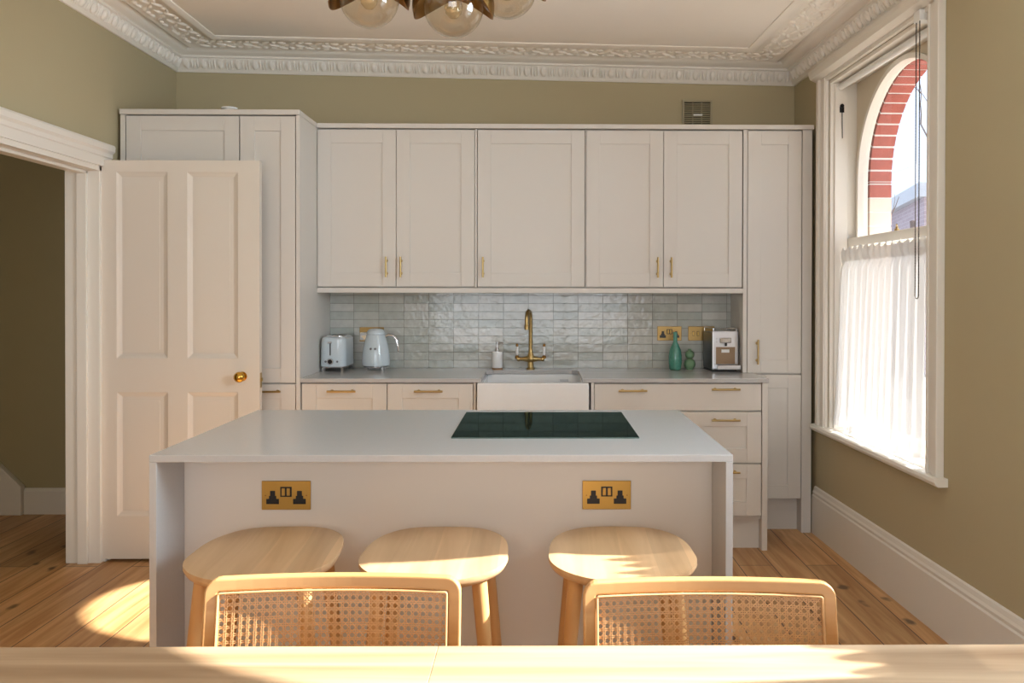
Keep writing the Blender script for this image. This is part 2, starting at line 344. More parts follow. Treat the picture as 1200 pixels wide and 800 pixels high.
# right wall with window openings, the third unseen and added for sun bounce (local frame RW)
GZ = 1.96
WINS = [dict(g0=.25, g1=1.29), dict(g0=2.42, g1=3.395), dict(g0=5.0, g1=6.04)]
WINS[0]['gz'] = GZ; WINS[1]['gz'] = 2.0; WINS[2]['gz'] = GZ
for q in WINS: q['o0'] = q['g0']-.06; q['o1'] = q['g1']+.054; q['c'] = (q['g0']+q['g1'])/2; q['R'] = (q['g1']-q['g0'])/2
WB, WT = .60, 2.52
w = MB(); prev = -.6
for q in WINS:
    w.box(prev, q['o0'], 0, .2, 0, 3.05); w.box(q['o0'], q['o1'], 0, .2, 0, WB); w.box(q['o0'], q['o1'], 0, .2, WT, 3.05); prev = q['o1']
w.box(prev, 7.6, 0, .2, 0, 3.05)
struct(w.build('wall_right', M['wall'], mw=RW))

def arch_plate(m_, a0, a1, z0, z1, o0, o1, c, zc, R, n=28, mi=0):
    """a board with a round-headed opening going down to z0"""
    m_.box(a0, c-R, o0, o1, z0, z1, mi); m_.box(c+R, a1, o0, o1, z0, z1, mi)
    for k in range(n):
        t0, t1 = PI-PI*k/n, PI-PI*(k+1)/n
        p = [(c+R*math.cos(t0), zc+R*math.sin(t0)), (c+R*math.cos(t1), zc+R*math.sin(t1))]
        m_.prism([p[0], p[1], (p[1][0], z1), (p[0][0], z1)], 'y', o0, o1, mi)
def arch_ring(m_, c, zc, r0, r1, o0, o1, z0, n=32, mi=0):
    m_.box(c-r1, c-r0, o0, o1, z0, zc, mi); m_.box(c+r0, c+r1, o0, o1, z0, zc, mi)
    for k in range(n):
        t0, t1 = PI*k/n, PI*(k+1)/n
        f = lambda r, t: (c+r*math.cos(t), zc+r*math.sin(t))
        m_.prism([f(r0, t0), f(r1, t0), f(r1, t1), f(r0, t1)], 'y', o0, o1, mi)

# outer brick leaf, with brick jambs and gauged arches round each window
ol = MB(); prev = -.6
for q in WINS:
    ol.box(prev, q['c']-q['R']-.12, .2, .31, -.1, 3.3); e = q['c']+q['R']+.12
    ol.box(q['c']-q['R']-.12, e, .2, .31, -.1, .58)
    arch_plate(ol, q['c']-q['R']-.12, e, q['gz'], 3.3, .2, .31, q['c'], q['gz'], q['R']+.11)
    prev = e
ol.box(prev, 7.6, .2, .31, -.1, 3.3)
struct(ol.build('wall_outside', M['brick_out'], mw=RW))
bk = MB()
for q in WINS:
    c, R, ZC = q['c'], q['R']-.004, q['gz']; R1 = q['R']+.12
    nb = 26
    for k in range(nb):       # voussoirs with mortar joints between
        g = .085
        t0, t1 = PI*(k+g)/nb, PI*(k+1-g)/nb
        f = lambda r, t: (c+r*math.cos(t), ZC+r*math.sin(t))
        bk.prism([f(R, t0), f(R1, t0), f(R1, t1), f(R, t1)], 'y', .2, .318, 0)
    arch_ring(bk, c, ZC, R+.004, R1-.002, .202, .315, ZC, 30, 2)
    z = .6; i = 0
    while z < ZC-.01:
        for s_ in (-1, 1):
            x0, x1 = sorted((c+s_*R, c+s_*R1)); bk.box(x0, x1, .2, .318, z+.004, min(z+.071, ZC)-.0, 0 if z > 1.98-.15 else 1)
            x0, x1 = sorted((c+s_*(R+.004), c+s_*(R1-.002))); bk.box(x0, x1, .202, .315, z-.004, z+.004, 2)
        z += .075
struct(bk.build('trim_8', [M['red_brick'], M['pale_brick'], M['grout']], mw=RW))

# window joinery
def window(idx, q, MR=1.66):
    o0, o1, g0, g1, c, R, ZC = q['o0'], q['o1'], q['g0'], q['g1'], q['c'], q['R'], q['gz']
    f = MB()      # linings of the reveal
    f.box(o0, o0+.02, 0, .2, WB, WT); f.box(o1-.02, o1, 0, .2, WB, WT); f.box(o0, o1, 0, .2, WT-.02, WT); f.box(o0, o1, .0, .22, WB-.02, WB+.02)
    f.box(o0+.02, o0+.032, .02, .09, WB+.02, WT-.02); f.box(o1-.032, o1-.02, .02, .09, WB+.02, WT-.02)     # staff beads
    win = struct(f.build('window_%d' % idx, M['trim'], bevel=.003, mw=RW))
    I = Matrix.Identity(4)
    # architrave
    a = MB(); aw = .10
    for s_, x in ((-1, o0), (1, o1)):
        x0, x1 = sorted((x, x+s_*aw)); a.box(x0, x1, -.02, 0, WB, WT+.06)
        x0, x1 = sorted((x+s_*.075, x+s_*(aw+.012))); a.box(x0, x1, -.034, 0, WB, WT+.06)
        x0, x1 = sorted((x+s_*.006, x+s_*.022)); a.box(x0, x1, -.027, 0, WB, WT+.04)
    a.box(o0-.02, o1+.02, -.02, 0, WT, WT+.115)
    a.box(o0-aw-.012, o1+aw+.012, -.03, 0, WT+.04, WT+.115)
    a.build('architrave', M['trim'], win, bevel=.004)
    hd = MB(); hd.prism([(0, WT+.02), (-.03, WT+.02), (-.06, WT+.035), (-.07, WT+.06), (-.07, WT+.075), (0, WT+.075)], 'x', o0-aw-.035, o1+aw+.035)
    hd.build('head_moulding', M['trim'], win)
    sl = MB(); sl.box(o0-.001, o1+.001, 0, .2, WB-.005, WB+.0299)
    sl.prism([(0, WB-.005), (-.04, WB-.005), (-.052, WB+.004), (-.055, WB+.014), (-.05, WB+.026), (-.04, WB+.03), (0, WB+.03)], 'x', o0-aw-.04, o1+aw+.045)
    sl.build('window_sill', M['trim'], win, bevel=.002)
    # upper sash: board with a round head, moulded ring, glass
    u = MB(); zl, zt = MR-.05, WT-.02
    arch_plate(u, o0+.02, o1-.02, zl, zt, .145, .18, c, ZC, R)
    u.box(o0+.02, o1-.02, .145, .18, zl, zl+.04)
    us = u.build('upper_sash', M['sash'], win)
    rg = MB(); arch_ring(rg, c, ZC, R-.012, R+.012, .13, .185, zl+.04); rg.build('arch_moulding', M['trim'], us)
    MB().box(g0-.01, g1+.01, .16, .163, zl+.03, ZC).build('pane', M['glass'], us)
    gp = MB(); n = 24; pts = [(c+(R+.005)*math.cos(PI*k/n), ZC+(R+.005)*math.sin(PI*k/n)) for k in range(n+1)]
    gp.prism(pts, 'y', .16, .163); gp.build('pane', M['glass'], us)
    # lower sash
    l = MB(); l.box(o0+.02, o0+.066, .10, .135, WB+.03, MR); l.box(o1-.066, o1-.02, .10, .135, WB+.03, MR)
    l.box(o0+.02, o1-.02, .095, .14, MR-.048, MR); l.box(o0+.02, o1-.02, .10, .135, WB+.03, WB+.10)
    ls = l.build('lower_sash', M['trim'], win, bevel=.003)
    MB().box(o0+.05, o1-.05, .116, .119, WB+.09, MR-.03).build('pane', M['glass'], ls)
    lt = MB(); lt.lathe([(.012, 0), (.012, .01), (.006, .012), (.006, .022)], (c, .115, MR), 12); lt.tube([(c, .115, MR+.025), (c+.03, .1, MR+.028)], .004, 6)
    lt.build('sash_catch', M['brass'], ls)
    pu = MB(); pu.box(o0+.0315, o0+.034, .045, .07, 2.34, 2.37); pu.lathe([(.011, 0), (.011, .008)], (o0+.032, .057, 2.375), 12, axis='x'); pu.tube([(o0+.036, .057, 2.36), (o0+.036, .06, 2.20)], .002, 6)
    pu.build('sash_pulley', M['black'], win)
    return win
M['sash'] = mat('sash_paint', srgb(218, 206, 184), .45)
win1 = window(1, WINS[0]); win2 = window(2, WINS[1], 1.51); win4_added = window(4, WINS[2])

# baseboard on the right wall
b = MB(); prof = [(0, 0), (-.022, 0), (-.022, .215), (-.016, .222), (-.018, .235), (-.012, .245), (-.008, .262), (0, .268)]
b.prism(prof, 'x', .0, 7.4); struct(b.build('baseboard_right', M['trim'], mw=RW))
b = MB(); b.prism([(LX, 0), (LX+.022, 0), (LX+.022, .215), (LX+.012, .245), (LX+.008, .262), (LX, .268)], 'y', FY, DO0-.13)
struct(b.build('baseboard_left', M['trim']))

# door lining + architrave
j = MB(); j.box(LX-.17, LX+.004, DO1-.03, DO1+.002, 0, DZ); j.box(LX-.17, LX+.004, DO0, DO0+.03, 0, DZ); j.box(LX-.17, LX+.004, DO0, DO1, DZ-.03, DZ)
j.box(LX-.105, LX-.055, DO1-.045, DO1-.03, 0, DZ-.03); j.box(LX-.105, LX-.055, DO0, DO1, DZ-.045, DZ-.03)
struct(j.build('trim_1', M['trim'], bevel=.002))
a = MB(); pw = .115
prof = [(0, 0), (.016, 0), (.016, .045), (.022, .05), (.022, .07), (.034, .082), (.036, .105), (.030, .115), (0, .115)]   # (proud, width)
a.prism([(LX+p_, DZ-.005+q_) for p_, q_ in prof], 'y', DO0-pw, DO1+pw-.045)
a.prism([(LX+p_, DO1+.0+q_*.6) for p_, q_ in prof], 'z', 0, DZ)
a.prism([(LX+p_, DO0-q_) for p_, q_ in prof], 'z', 0, DZ)
struct(a.build('trim_2', M['trim']))

# cornice: swept profile with egg band on the wall and carved band on the ceiling
def corner(p_): return (LX+p_, BY-p_), (1.57-p_, BY-p_)
prof = [(0, 2.70), (.012, 2.70), (.018, 2.708), (.022, 2.712), (.05, 2.775), (.062, 2.78), (.062, 2.79), (.075, 2.793), (.095, 2.80), (.115, 2.815), (.118, 2.825)]
band = [(.135, 2.83), (.135, 2.812), (.15, 2.806), (.16, 2.812), (.32, 2.812), (.33, 2.804), (.35, 2.804), (.365, 2.812), (.375, 2.815), (.38, 2.83)]
def sweep(mb, prof):
    # path: left wall (from front) -> back-left corner -> back-right corner -> right wall
    rows = []
    for p_, z in prof:
        rx = rw(7.4, -p_, 0)
        pts = [(LX+p_, FY, z), (LX+p_, BY-p_, z), (rw(-.4-0, -p_, 0)[0], BY-p_, z), (rx[0], rx[1], z)]
        rows.append([(x, y, zz+zs(x)) for x, y, zz in pts])
    n = len(prof); vs = [v for r in rows for v in r]
    fs = [(i*4+k, i*4+k+1, (i+1)*4+k+1, (i+1)*4+k) for i in range(n-1) for k in range(3)]
    mb.add(vs, fs)
co = MB(); sweep(co, prof)
def orn(x, y, dirx):
    pass
def eggs(co):
    # eggs and darts; t along wall, local frame (along, off the wall, z)
    def put(fn, L0, L1, pitch):
        n = int((L1-L0)/pitch)
        for i in range(n+1):
            t = L0+(L1-L0)*i/n
            for (dt, p_, z, ra, rb, rc) in ((0, .042, 2.742, .019, .016, .027), (.033, .038, 2.745, .006, .012, .03), (pitch-.033, .038, 2.745, .006, .012, .03), (pitch/2, .037, 2.738, .006, .011, .024)):
                e = MB().ellipsoid((0, 0, 0), ra, rb, rc, 8, 6)
                e.xf(lambda a_, b_, c_: (lambda X: (X[0], X[1], z+c_+zs(X[0])))(fn(t+dt+a_, p_+b_+c_*.35)))
                co.add(e.v, e.f)
    put(lambda t, p_: (t, BY-p_), LX+.08, 1.47, .1)
    put(lambda t, p_: (LX+p_, t), 1.2, BY-.12, .1)
    put(lambda t, p_: rw(t, -p_, 0)[:2], -.3, 4.2, .1)
eggs(co)
struct(co.build('trim_3', M['plaster'], smooth=True))
cb = MB(); sweep(cb, band)
def leaves(cb):
    def put(fn, L0, L1, pitch):
        n = int((L1-L0)/pitch)
        for i in range(n+1):
            t = L0+(L1-L0)*i/n; s_ = 1 if i % 2 else -1
            for (dt, dp, ra, rb, rot) in ((0, .045*s_, .034, .014, .7*s_), (.035, -.005*s_, .03, .012, -.5*s_), (.05, .055*s_, .016, .016, 0), (.02, -.055*s_, .024, .010, .3*s_)):
                e = MB().ellipsoid((0, 0, 0), ra, rb, .011, 8, 6)
                ca, sa = math.cos(rot), math.sin(rot)
                e.xf(lambda a_, b_, c_: (lambda X: (X[0], X[1], 2.812+c_+zs(X[0])))(fn(t+dt+a_*ca-b_*sa, .24+dp+a_*sa+b_*ca)))
                cb.add(e.v, e.f)
    put(lambda t, p_: (t, BY-p_), LX+.25, 1.32, .075)
    put(lambda t, p_: (LX+p_, t), 1.2, BY-.3, .075)
    put(lambda t, p_: rw(t, -p_, 0)[:2], -.1, 4.2, .075)
leaves(cb)
struct(cb.build('trim_4', M['plaster'], smooth=True))

# ---------------------------------------------------------------- doors and handles of the kitchen
def shaker(x0, x1, z0, z1, y, fr=.076, t=.02, rec=.007):
    m_ = MB()
    m_.box(x0, x0+fr, y, y+t, z0, z1); m_.box(x1-fr, x1, y, y+t, z0, z1)
    m_.box(x0+fr, x1-fr, y, y+t, z1-fr, z1); m_.box(x0+fr, x1-fr, y, y+t, z0, z0+fr)
    m_.box(x0+fr-.001, x1-fr+.001, y+rec, y+t-.001, z0+fr-.001, z1-fr+.001)
    return m_
def handle(parent, x, y, z, L=.15, vertical=False):
    m_ = MB(); r = .0055; g = L/2-.022; st_ = .03
    if vertical:
        m_.tube([(x, y-st_, z-L/2), (x, y-st_, z+L/2)], r, 10)
        for s_ in (-1, 1): m_.tube([(x, y+.001, z+s_*g), (x, y-st_, z+s_*g)], .0045, 8); m_.lathe([(.008, 0), (.008, -.004)], (x, y, z+s_*g), 10, axis='y')
    else:
        m_.tube([(x-L/2, y-st_, z), (x+L/2, y-st_, z)], r, 10)
        for s_ in (-1, 1): m_.tube([(x+s_*g, y+.001, z), (x+s_*g, y-st_, z)], .0045, 8); m_.lathe([(.008, 0), (.008, -.004)], (x+s_*g, y, z), 10, axis='y')
    o = m_.build('handle', M['brass'], parent, smooth=True); o['label'] = 'brass bar handle'; return o
def carcass(parent, x0, x1, y0, y1, z0, z1, name='carcass'):
    return MB().box(x0, x1, y0, y1, z0, z1).build(name, M['cab'], parent, bevel=.001)

UY, TY, BYF = 4.825, 4.482, 4.493
BB = BY-.004
# tall units on the left (partly behind the open door)
t = thing('tall_cabinet', 'wide tall off-white larder cabinet in the left corner behind the open door', 'cabinet', (-1.86, 5, 0))
def rel(m_, o): m_.xf(lambda x, y, z: (x-o.location.x, y-o.location.y, z-o.location.z)); return m_
def part(name, mb, m_, parent, root=None, **k):
    r = root or parent; rel(mb, r); return mb.build(name, m_, parent, **k)
part('carcass', MB().box(-2.17, -1.562, TY+.022, BB, .15, 2.288), M['cab'], t, bevel=.001)
part('plinth', MB().box(-2.17, -1.562, TY+.08, TY+.098, .0, .15), M['cab'], t)
part('filler_strip', MB().box(-2.18, -2.155, TY, TY+.02, .0, 2.288), M['cab'], t, bevel=.001)
part('door', shaker(-2.15, -1.5635, .889, 2.283, TY), M['cab'], t, bevel=.0015)
part('door', shaker(-2.15, -1.5635, .17, .881, TY), M['cab'], t, bevel=.0015)
t = thing('tall_cabinet', 'narrow tall off-white cabinet between the open door and the toaster corner', 'cabinet', (-1.41, 5, 0))
part('carcass', MB().box(-1.560, -1.268, TY+.022, BB, .15, 2.288), M['cab'], t, bevel=.001)
part('plinth', MB().box(-1.560, -1.268, TY+.08, TY+.098, 0, .15), M['cab'], t)
part('door', shaker(-1.5575, -1.2705, .889, 2.283, TY), M['cab'], t, bevel=.0015)
dl = part('door', shaker(-1.5575, -1.2705, .17, .881, TY), M['cab'], t, bevel=.0015)
def handle_r(parent, root, *a, **k):
    o = handle(parent, *a, **k); me = o.data
    for v in me.vertices: v.co = v.co-Vector(root.location)
    return o
handle_r(dl, t, -1.415, TY, .845, .15)
part('side_panel', MB().box(-1.266, -1.2455, TY-.002, BB, 0, 2.288), M['cab'], t, bevel=.001)
tag(MB().box(-2.18, -1.2445, TY-.012, BB, 2.2895, 2.316).build('top_board', M['cab'], bevel=.002), 'off-white board capping the tall cabinets on the left', 'cabinet top')
tag(MB().box(-1.2435, 1.563, UY-.012, BB, 2.2885, 2.314).build('top_board', M['cab'], bevel=.002), 'long off-white board capping the wall cabinets up to the right corner', 'cabinet top')

# wall units
def wall_unit(label, doors, x0, x1):
    t = thing('wall_cabinet', label, 'cabinet', ((x0+x1)/2, 5, 1.39), group='wall cabinets above the tiles')
    part('carcass', MB().box(x0, x1, UY+.022, BB, 1.3915, 2.2865), M['cab'], t, bevel=.001)
    for a, b_, hx in doors:
        d = part('door', shaker(a, b_, 1.397, 2.28, UY), M['cab'], t, bevel=.0015)
        handle_r(d, t, hx, UY, 1.506, .115, vertical=True)
    return t
wall_unit('double-door wall cabinet next to the tall cabinets, above the kettle', [(-1.2425, -.8015, -.853), (-.7985, -.3585, -.771)], -1.2445, -.357)
wall_unit('single wide-door wall cabinet in the middle above the sink', [(-.341, .2645, -.309)], -.343, .2665)
wall_unit('double-door wall cabinet above the green vases and coffee machine', [(.2745, .7095, .677), (.7125, 1.158, .754)], .2725, 1.16)
tag(MB().box(-.3555, -.3445, UY, BB, 1.3915, 2.2865).build('divider_panel', M['cab'], bevel=.001), 'thin upright panel between left and middle wall cabinets', 'panel')
tag(MB().box(.268, .2715, UY, BB, 1.3915, 2.2865).build('divider_panel', M['cab']), 'thin upright panel between middle and right wall cabinets', 'panel')
tag(MB().box(-1.2445, 1.163, UY-.004, BB-.1, 1.361, 1.3895).build('light_rail', M['cab'], bevel=.002), 'off-white rail running under the wall cabinets above the tiles', 'rail')
# tall unit on the right
t = thing('tall_cabinet', 'tall off-white cabinet on the right beside the window', 'cabinet', (1.35, 5, 0))
part('side_panel', MB().box(1.1645, 1.1865, UY, BB, .911, 2.2875), M['cab'], t, bevel=.001)
part('carcass', MB().box(1.1875, 1.5, UY+.022, BB, .19, 2.2875), M['cab'], t, bevel=.001)
d = part('door', shaker(1.19, 1.496, .909, 2.281, UY), M['cab'], t, bevel=.0015)
handle_r(d, t, 1.244, UY, 1.03, .14, vertical=True).__setitem__('label', 'pale brass bar handle')
part('door', shaker(1.222, 1.4975, .195, .899, UY), M['cab'], t, bevel=.0015)
part('filler_panel', MB().box(1.5005, 1.5555, UY, BB, 0, 2.2875), M['cab'], t, bevel=.001)
part('plinth', MB().box(1.219, 1.4995, 4.905, 4.92, .0, .188), M['cab'], t)

# tiles
tag(MB().box(-1.2445, 1.1635, 5.127, BB, .912, 1.3885).build('tiled_splashback', M['tile']), 'splashback of grey-green glazed tiles between worktop and wall cabinets', 'splashback')

# base units
def base_unit(label, x0, x1, fronts, loc_x, rs=False):
    t = thing('base_cabinet', label, 'cabinet', (loc_x, 4.8, 0), group='base cabinets under the worktop')
    part('carcass', MB().box(x0, x1, BYF+.022, BB, .16, .885), M['cab'], t, bevel=.001)
    part('plinth', MB().box(x0, x1, BYF+.05, BYF+.068, 0, .16), M['cab'], t)
    for nm, a, b_, z0, z1, fl, hs in fronts:
        mb = MB().box(a, b_, BYF, BYF+.02, z0, z1) if fl else shaker(a, b_, z0, z1, BYF)
        d = part(nm, mb, M['cab'], t, bevel=.0015)
        for hx, hz in hs: handle_r(d, t, hx, BYF, hz, .15)
    return t
base_unit('base cabinet with brass handle below the toaster', -1.2435, -.7925, [('door', -1.24, -.7945, .18, .882, False, [(-1.027, .845)])], -1.02)
base_unit('base cabinet with brass handle between the toaster side and the sink', -.7915, -.338, [('door', -.7895, -.3405, .18, .882, False, [(-.572, .845)])], -.57)
tag(MB().box(-.337, -.325, BYF, BB, 0, .8885).build('end_panel', M['cab'], bevel=.001), 'narrow upright panel left of the white sink', 'panel')
tag(MB().box(.282, .297, BYF, BB, 0, .8885).build('end_panel', M['cab'], bevel=.001), 'narrow upright panel right of the white sink', 'panel')
tag(MB().box(1.187, 1.2165, BYF-.002, UY-.002, 0, .8885).build('end_panel', M['cab'], bevel=.001), 'off-white panel closing the drawers at their right end, down to the floor', 'panel')
base_unit('low cabinet under the butler sink, behind the island', -.324, .281, [('door', -.322, -.023, .18, .635, False, []), ('door', -.02, .279, .18, .635, False, [])], -.02)
for o in bpy.data.objects:
    if o.parent and o.parent.get('label', '').startswith('low cabinet') and o.name.startswith('carcass'):
        for v in o.data.vertices:
            if v.co.z > .8: v.co.z = .64
base_unit('wide drawer cabinet right of the sink, under the coffee machine', .298, 1.186,
          [('drawer', .3, 1.183, .7415, .8815, True, [(.5, .848), (.99, .855)]), ('drawer', .3, 1.183, .465, .734, False, [(.5, .693), (.99, .693)]),
           ('drawer', .3, 1.183, .184, .4575, False, [(.5, .418), (.99, .418)])], .74)
# worktop with the sink cut-out
wt = MB()
wt.box(-1.2445, -.297, 4.479, 5.126, .89, .911); wt.box(.236, 1.2205, 4.479, UY-.001, .89, .911); wt.box(.236, 1.1635, UY-.001, 5.126, .89, .911); wt.box(-.297, .236, 4.968, 5.126, .89, .911)
wt.prism([(-.297, 4.93), (-.297, 4.968), (-.26, 4.968)], 'z', .89, .911); wt.prism([(.236, 4.93), (.236, 4.968), (.2, 4.968)], 'z', .89, .911)
tag(wt.build('worktop', M['quartz'], bevel=.0015), 'pale grey quartz worktop along the tiled wall, cut out round the sink', 'worktop')
# sink
sk = MB(); X0, X1, Y0, Y1, Z0, Z1 = -.318, .27, 4.466, 5.0, .642, .8885; th = .028
sk.box(X0, X1, Y0, Y0+th+.005, Z0, Z1); sk.box(X0, X1, Y1-th, Y1, Z0, Z1); sk.box(X0, X0+th, Y0+th, Y1-th, Z0, Z1); sk.box(X1-th, X1, Y0+th, Y1-th, Z0, Z1); sk.box(X0, X1, Y0+th, Y1-th, Z0, Z0+.03)
s_ = tag(sk.build('butler_sink', M['ceramic'], bevel=.006, seg=3), 'white ceramic farmhouse sink set in the worktop below the brass tap', 'sink')
ov = MB(); ov.box(-.02+.15, -.02+.2, Y1-th-.002, Y1-th+.001, .845, .858); ov.build('overflow_slot', M['steel'], s_)
dr = MB(); dr.lathe([(.04, 0), (.042, .003), (.02, .004)], (-.02, 4.72, Z0+.03), 20); dr.build('drain', M['steel'], s_)

# tap
t = thing('kitchen_tap', 'aged brass two-lever tap with tall curved spout behind the sink', 'tap', (-.042, 5.045, .911))
m_ = MB(); m_.lathe([(.026, 0), (.026, .006), (.018, .01), (.017, .04), (.021, .045), (.026, .055), (.026, .068), (.018, .085), (.012, .105), (.0115, .12)], seg=20)
for s_ in (-1, 1):
    m_.lathe([(.022, 0), (.018, .02*s_), (.011, .045*s_), (.010, .062*s_), (.014, .066*s_), (.014, .078*s_), (.009, .082*s_)], (0, 0, .06), 14, axis='x')
m_.build('tap_body', M['brass'], t, smooth=True)
pts = [(0, 0, .1), (0, 0, .30)]
for k in range(1, 10):
    a = PI*k/9; pts.append((-.011*(1-math.cos(a)), -.055*(1-math.cos(a)), .30+.045*math.sin(a)))
pts.append((-.022, -.11, .25)); m_ = MB().tube(pts, [.0105]*2+[.0105]*9+[.0105], 14)
m_.lathe([(.0135, .237), (.0135, .262), (.0105, .266)], (-.022, -.11, 0), 14); m_.build('spout', M['brass'], t, smooth=True)
for s_ in (-1, 1):
    lv = MB(); lv.lathe([(.0115, .062), (.013, .07), (.010, .078), (.006, .082)], (s_*.08, 0, 0), 12)
    lo = lv.build('lever', M['dbrass'], t, smooth=True)
    g = MB(); g.lathe([(.006, .08), (.0085, .1), (.010, .13), (.008, .134)], (s_*.08, 0, 0), 12); g.build('lever_grip', M['ceramic'], lo, smooth=True)
    g = MB(); g.lathe([(.008, .134), (.009, .14), (.005, .15), (.001, .152)], (s_*.08, 0, 0), 12); g.build('lever_cap', M['dbrass'], lo, smooth=True)

# soap dispenser
t = thing('soap_dispenser', 'white soap dispenser with steel pump and cork base left of the tap', 'soap dispenser', (-.238, 5.02, .911))
MB().lathe([(.031, 0), (.031, .01)], seg=24).build('base_ring', M['cork'], t)
MB().lathe([(.031, .0105), (.032, .012), (.032, .10), (.030, .106), (.01, .107)], seg=28).build('bottle', M['ceramic'], t, smooth=True)
m_ = MB(); m_.lathe([(.012, .107), (.012, .125), (.007, .128), (.006, .15), (.0085, .152), (.0085, .162)], seg=14); m_.tube([(0, 0, .157), (.03, -.008, .158), (.036, -.01, .15)], .004, 8)
m_.build('pump', M['steel'], t, smooth=True)

# ---------------------------------------------------------------- appliances
def rbox(m_, w_, d_, z0, z1, r, seg=6, taper=0, mi=0, cx=0, cy=0):
    """rounded-corner block, corners r in plan, softened top"""
    def ring(sx, sy, rr, z):
        out = []
        for qx, qy, a0 in ((1, 1, 0), (-1, 1, PI/2), (-1, -1, PI), (1, -1, 3*PI/2)):
            for k in range(seg+1):
                a = a0+PI/2*k/seg; out.append((cx+qx*(sx/2-rr)+rr*math.cos(a), cy+qy*(sy/2-rr)+rr*math.sin(a), z))
        return out
    e = min(.02, (z1-z0)*.3)
    rings = [ring(w_-.006, d_-.006, r-.003, z0), ring(w_, d_, r, z0+.006)]
    for k in range(0, 6):
        a = PI/2*k/5; ins = e*(1-math.cos(a)); rings.append(ring(w_-taper-2*ins, d_-taper-2*ins, max(r-ins, .004), z1-e+e*math.sin(a)))
    n = len(rings[0]); vs = [v for q in rings for v in q]
    fs = [(i*n+k, i*n+(k+1) % n, (i+1)*n+(k+1) % n, (i+1)*n+k) for i in range(len(rings)-1) for k in range(n)]
    fs += [tuple(range(n))[::-1], tuple(range((len(rings)-1)*n, len(rings)*n))]
    m_.add(vs, fs, mi); return m_
t = thing('toaster', 'pale blue retro two-slot toaster at the left end of the worktop', 'toaster', (-1.165, 4.975, .911))
rbox(MB(), .148, .27, .031, .198, .045, 8, taper=.006).build('body', M['blue'], t, smooth=True)
m_ = MB(); rbox(m_, .142, .264, .024, .032, .042, 8); m_.build('base_trim', M['chrome'], t, smooth=True)
for sx in (-1, 1):
    for sy in (-1, 1): MB().lathe([(.008, 0), (.010, .025)], (sx*.053, sy*.116, 0), 10).build('foot', M['chrome'], t)
m_ = MB(); rbox(m_, .10, .2, .1985, .2005, .02, 5); m_.build('slot_plate', M['chrome'], t)
for sx in (-1, 1): MB().box(sx*.026-.011, sx*.026+.011, -.085, .085, .2002, .2012).build('slot', M['black'], t)
MB().box(-.013, -.007, -.1365, -.1315, .095, .165).build('lever_track', M['black'], t)
m_ = MB(); m_.tube([(-.021, -.145, .168), (.001, -.145, .168)], .0055, 10); m_.tube([(-.01, -.132, .168), (-.01, -.145, .168)], .003, 8); m_.build('lever', M['chrome'], t, smooth=True)
m_ = MB(); m_.lathe([(.019, -.1325), (.019, -.139), (.016, -.143)], (-.01, 0, .06), 20, axis='y'); k_ = m_.build('knob', M['chrome'], t, smooth=True)
MB().lathe([(.013, -.1432), (.011, -.1452)], (-.01, 0, .06), 18, axis='y').build('knob_face', M['dark'], k_, smooth=True)
for dx in (-.036, .03): MB().lathe([(.006, -.1335), (.006, -.138)], (dx, 0, .06), 12, axis='y').build('button', M['grey'], t)

t = thing('kettle', 'pale blue retro electric kettle beside the toaster', 'kettle', (-.942, 4.975, .911))
MB().lathe([(.058, .010), (.062, .013), (.070, .022), (.070, .024)], seg=36).build('power_base', M['chrome'], t, smooth=True)
for k in range(4): MB().lathe([(.007, 0), (.009, .0235)], (.064*math.cos(PI/4+k*PI/2), .062*math.sin(PI/4+k*PI/2), 0), 8).build('foot', M['chrome'], t)
MB().lathe([(.070, .0245), (.080, .03), (.0815, .05), (.079, .09), (.073, .13), (.064, .17), (.055, .2), (.052, .208)], seg=40).build('body', M['blue'], t, smooth=True)
l_ = MB().lathe([(.053, .209), (.054, .215), (.051, .225), (.042, .237), (.025, .242), (.001, .243)], seg=36).build('lid', M['blue'], t, smooth=True)
m_ = MB(); m_.tube([(.048, 0, .193), (.075, 0, .205), (.1, 0, .2), (.118, 0, .18), (.127, 0, .14), (.13, 0, .105)], [.009, .010, .010, .010, .009, .006], 12)
m_.build('handle', M['chrome'], t, smooth=True)
m_ = MB()
for dx in (-.012, .013): m_.lathe([(.0075, -.066), (.006, -.0765)], (dx-.004, -.003, .128), 10, axis='y')
m_.build('badge_dots', M['grey'], t)
m_ = MB(); m_.prism([(-.058, .17), (-.085, .195), (-.083, .2), (-.052, .205)], 'y', -.012, .012); m_.build('pouring_spout', M['chrome'], t, bevel=.002)

# espresso machine
t = thing('coffee_machine', 'compact silver capsule coffee machine at the right end of the worktop', 'coffee machine', (1.071, 4.985, .911), math.radians(4))
MB().box(-.074, .074, -.09, .115, .012, .225).build('body', mat('dark_gunmetal', srgb(70, 74, 76), .3, .6), t, bevel=.008, seg=3)
m_ = MB(); m_.box(-.077, .077, -.103, -.09, .012, .235); fp = m_.build('front_plate', M['chrome'] if False else mat('satin_silver', srgb(214, 214, 218), .3, .85), t, bevel=.006, seg=3)
MB().box(-.056, .056, -.1045, -.1025, .045, .142).build('brown_panel', M['tray'], t)
MB().box(-.024, .022, -.106, -.1045, .110, .128).build('name_plate', M['white_pl'], t)
m_ = MB(); m_.box(-.04, .03, -.125, -.103, .165, .196); m_.build('spout_block', M['chrome'], t, bevel=.006)
m_ = MB(); m_.tube([(.0, -.113, .165), (0, -.113, .148)], .007, 10); m_.build('nozzle', M['black'], t, smooth=True)
for z in (.172, .19): MB().lathe([(.005, -.103), (.005, -.106)], (-.052, 0, z), 10, axis='y').build('button', M['steel'], t)
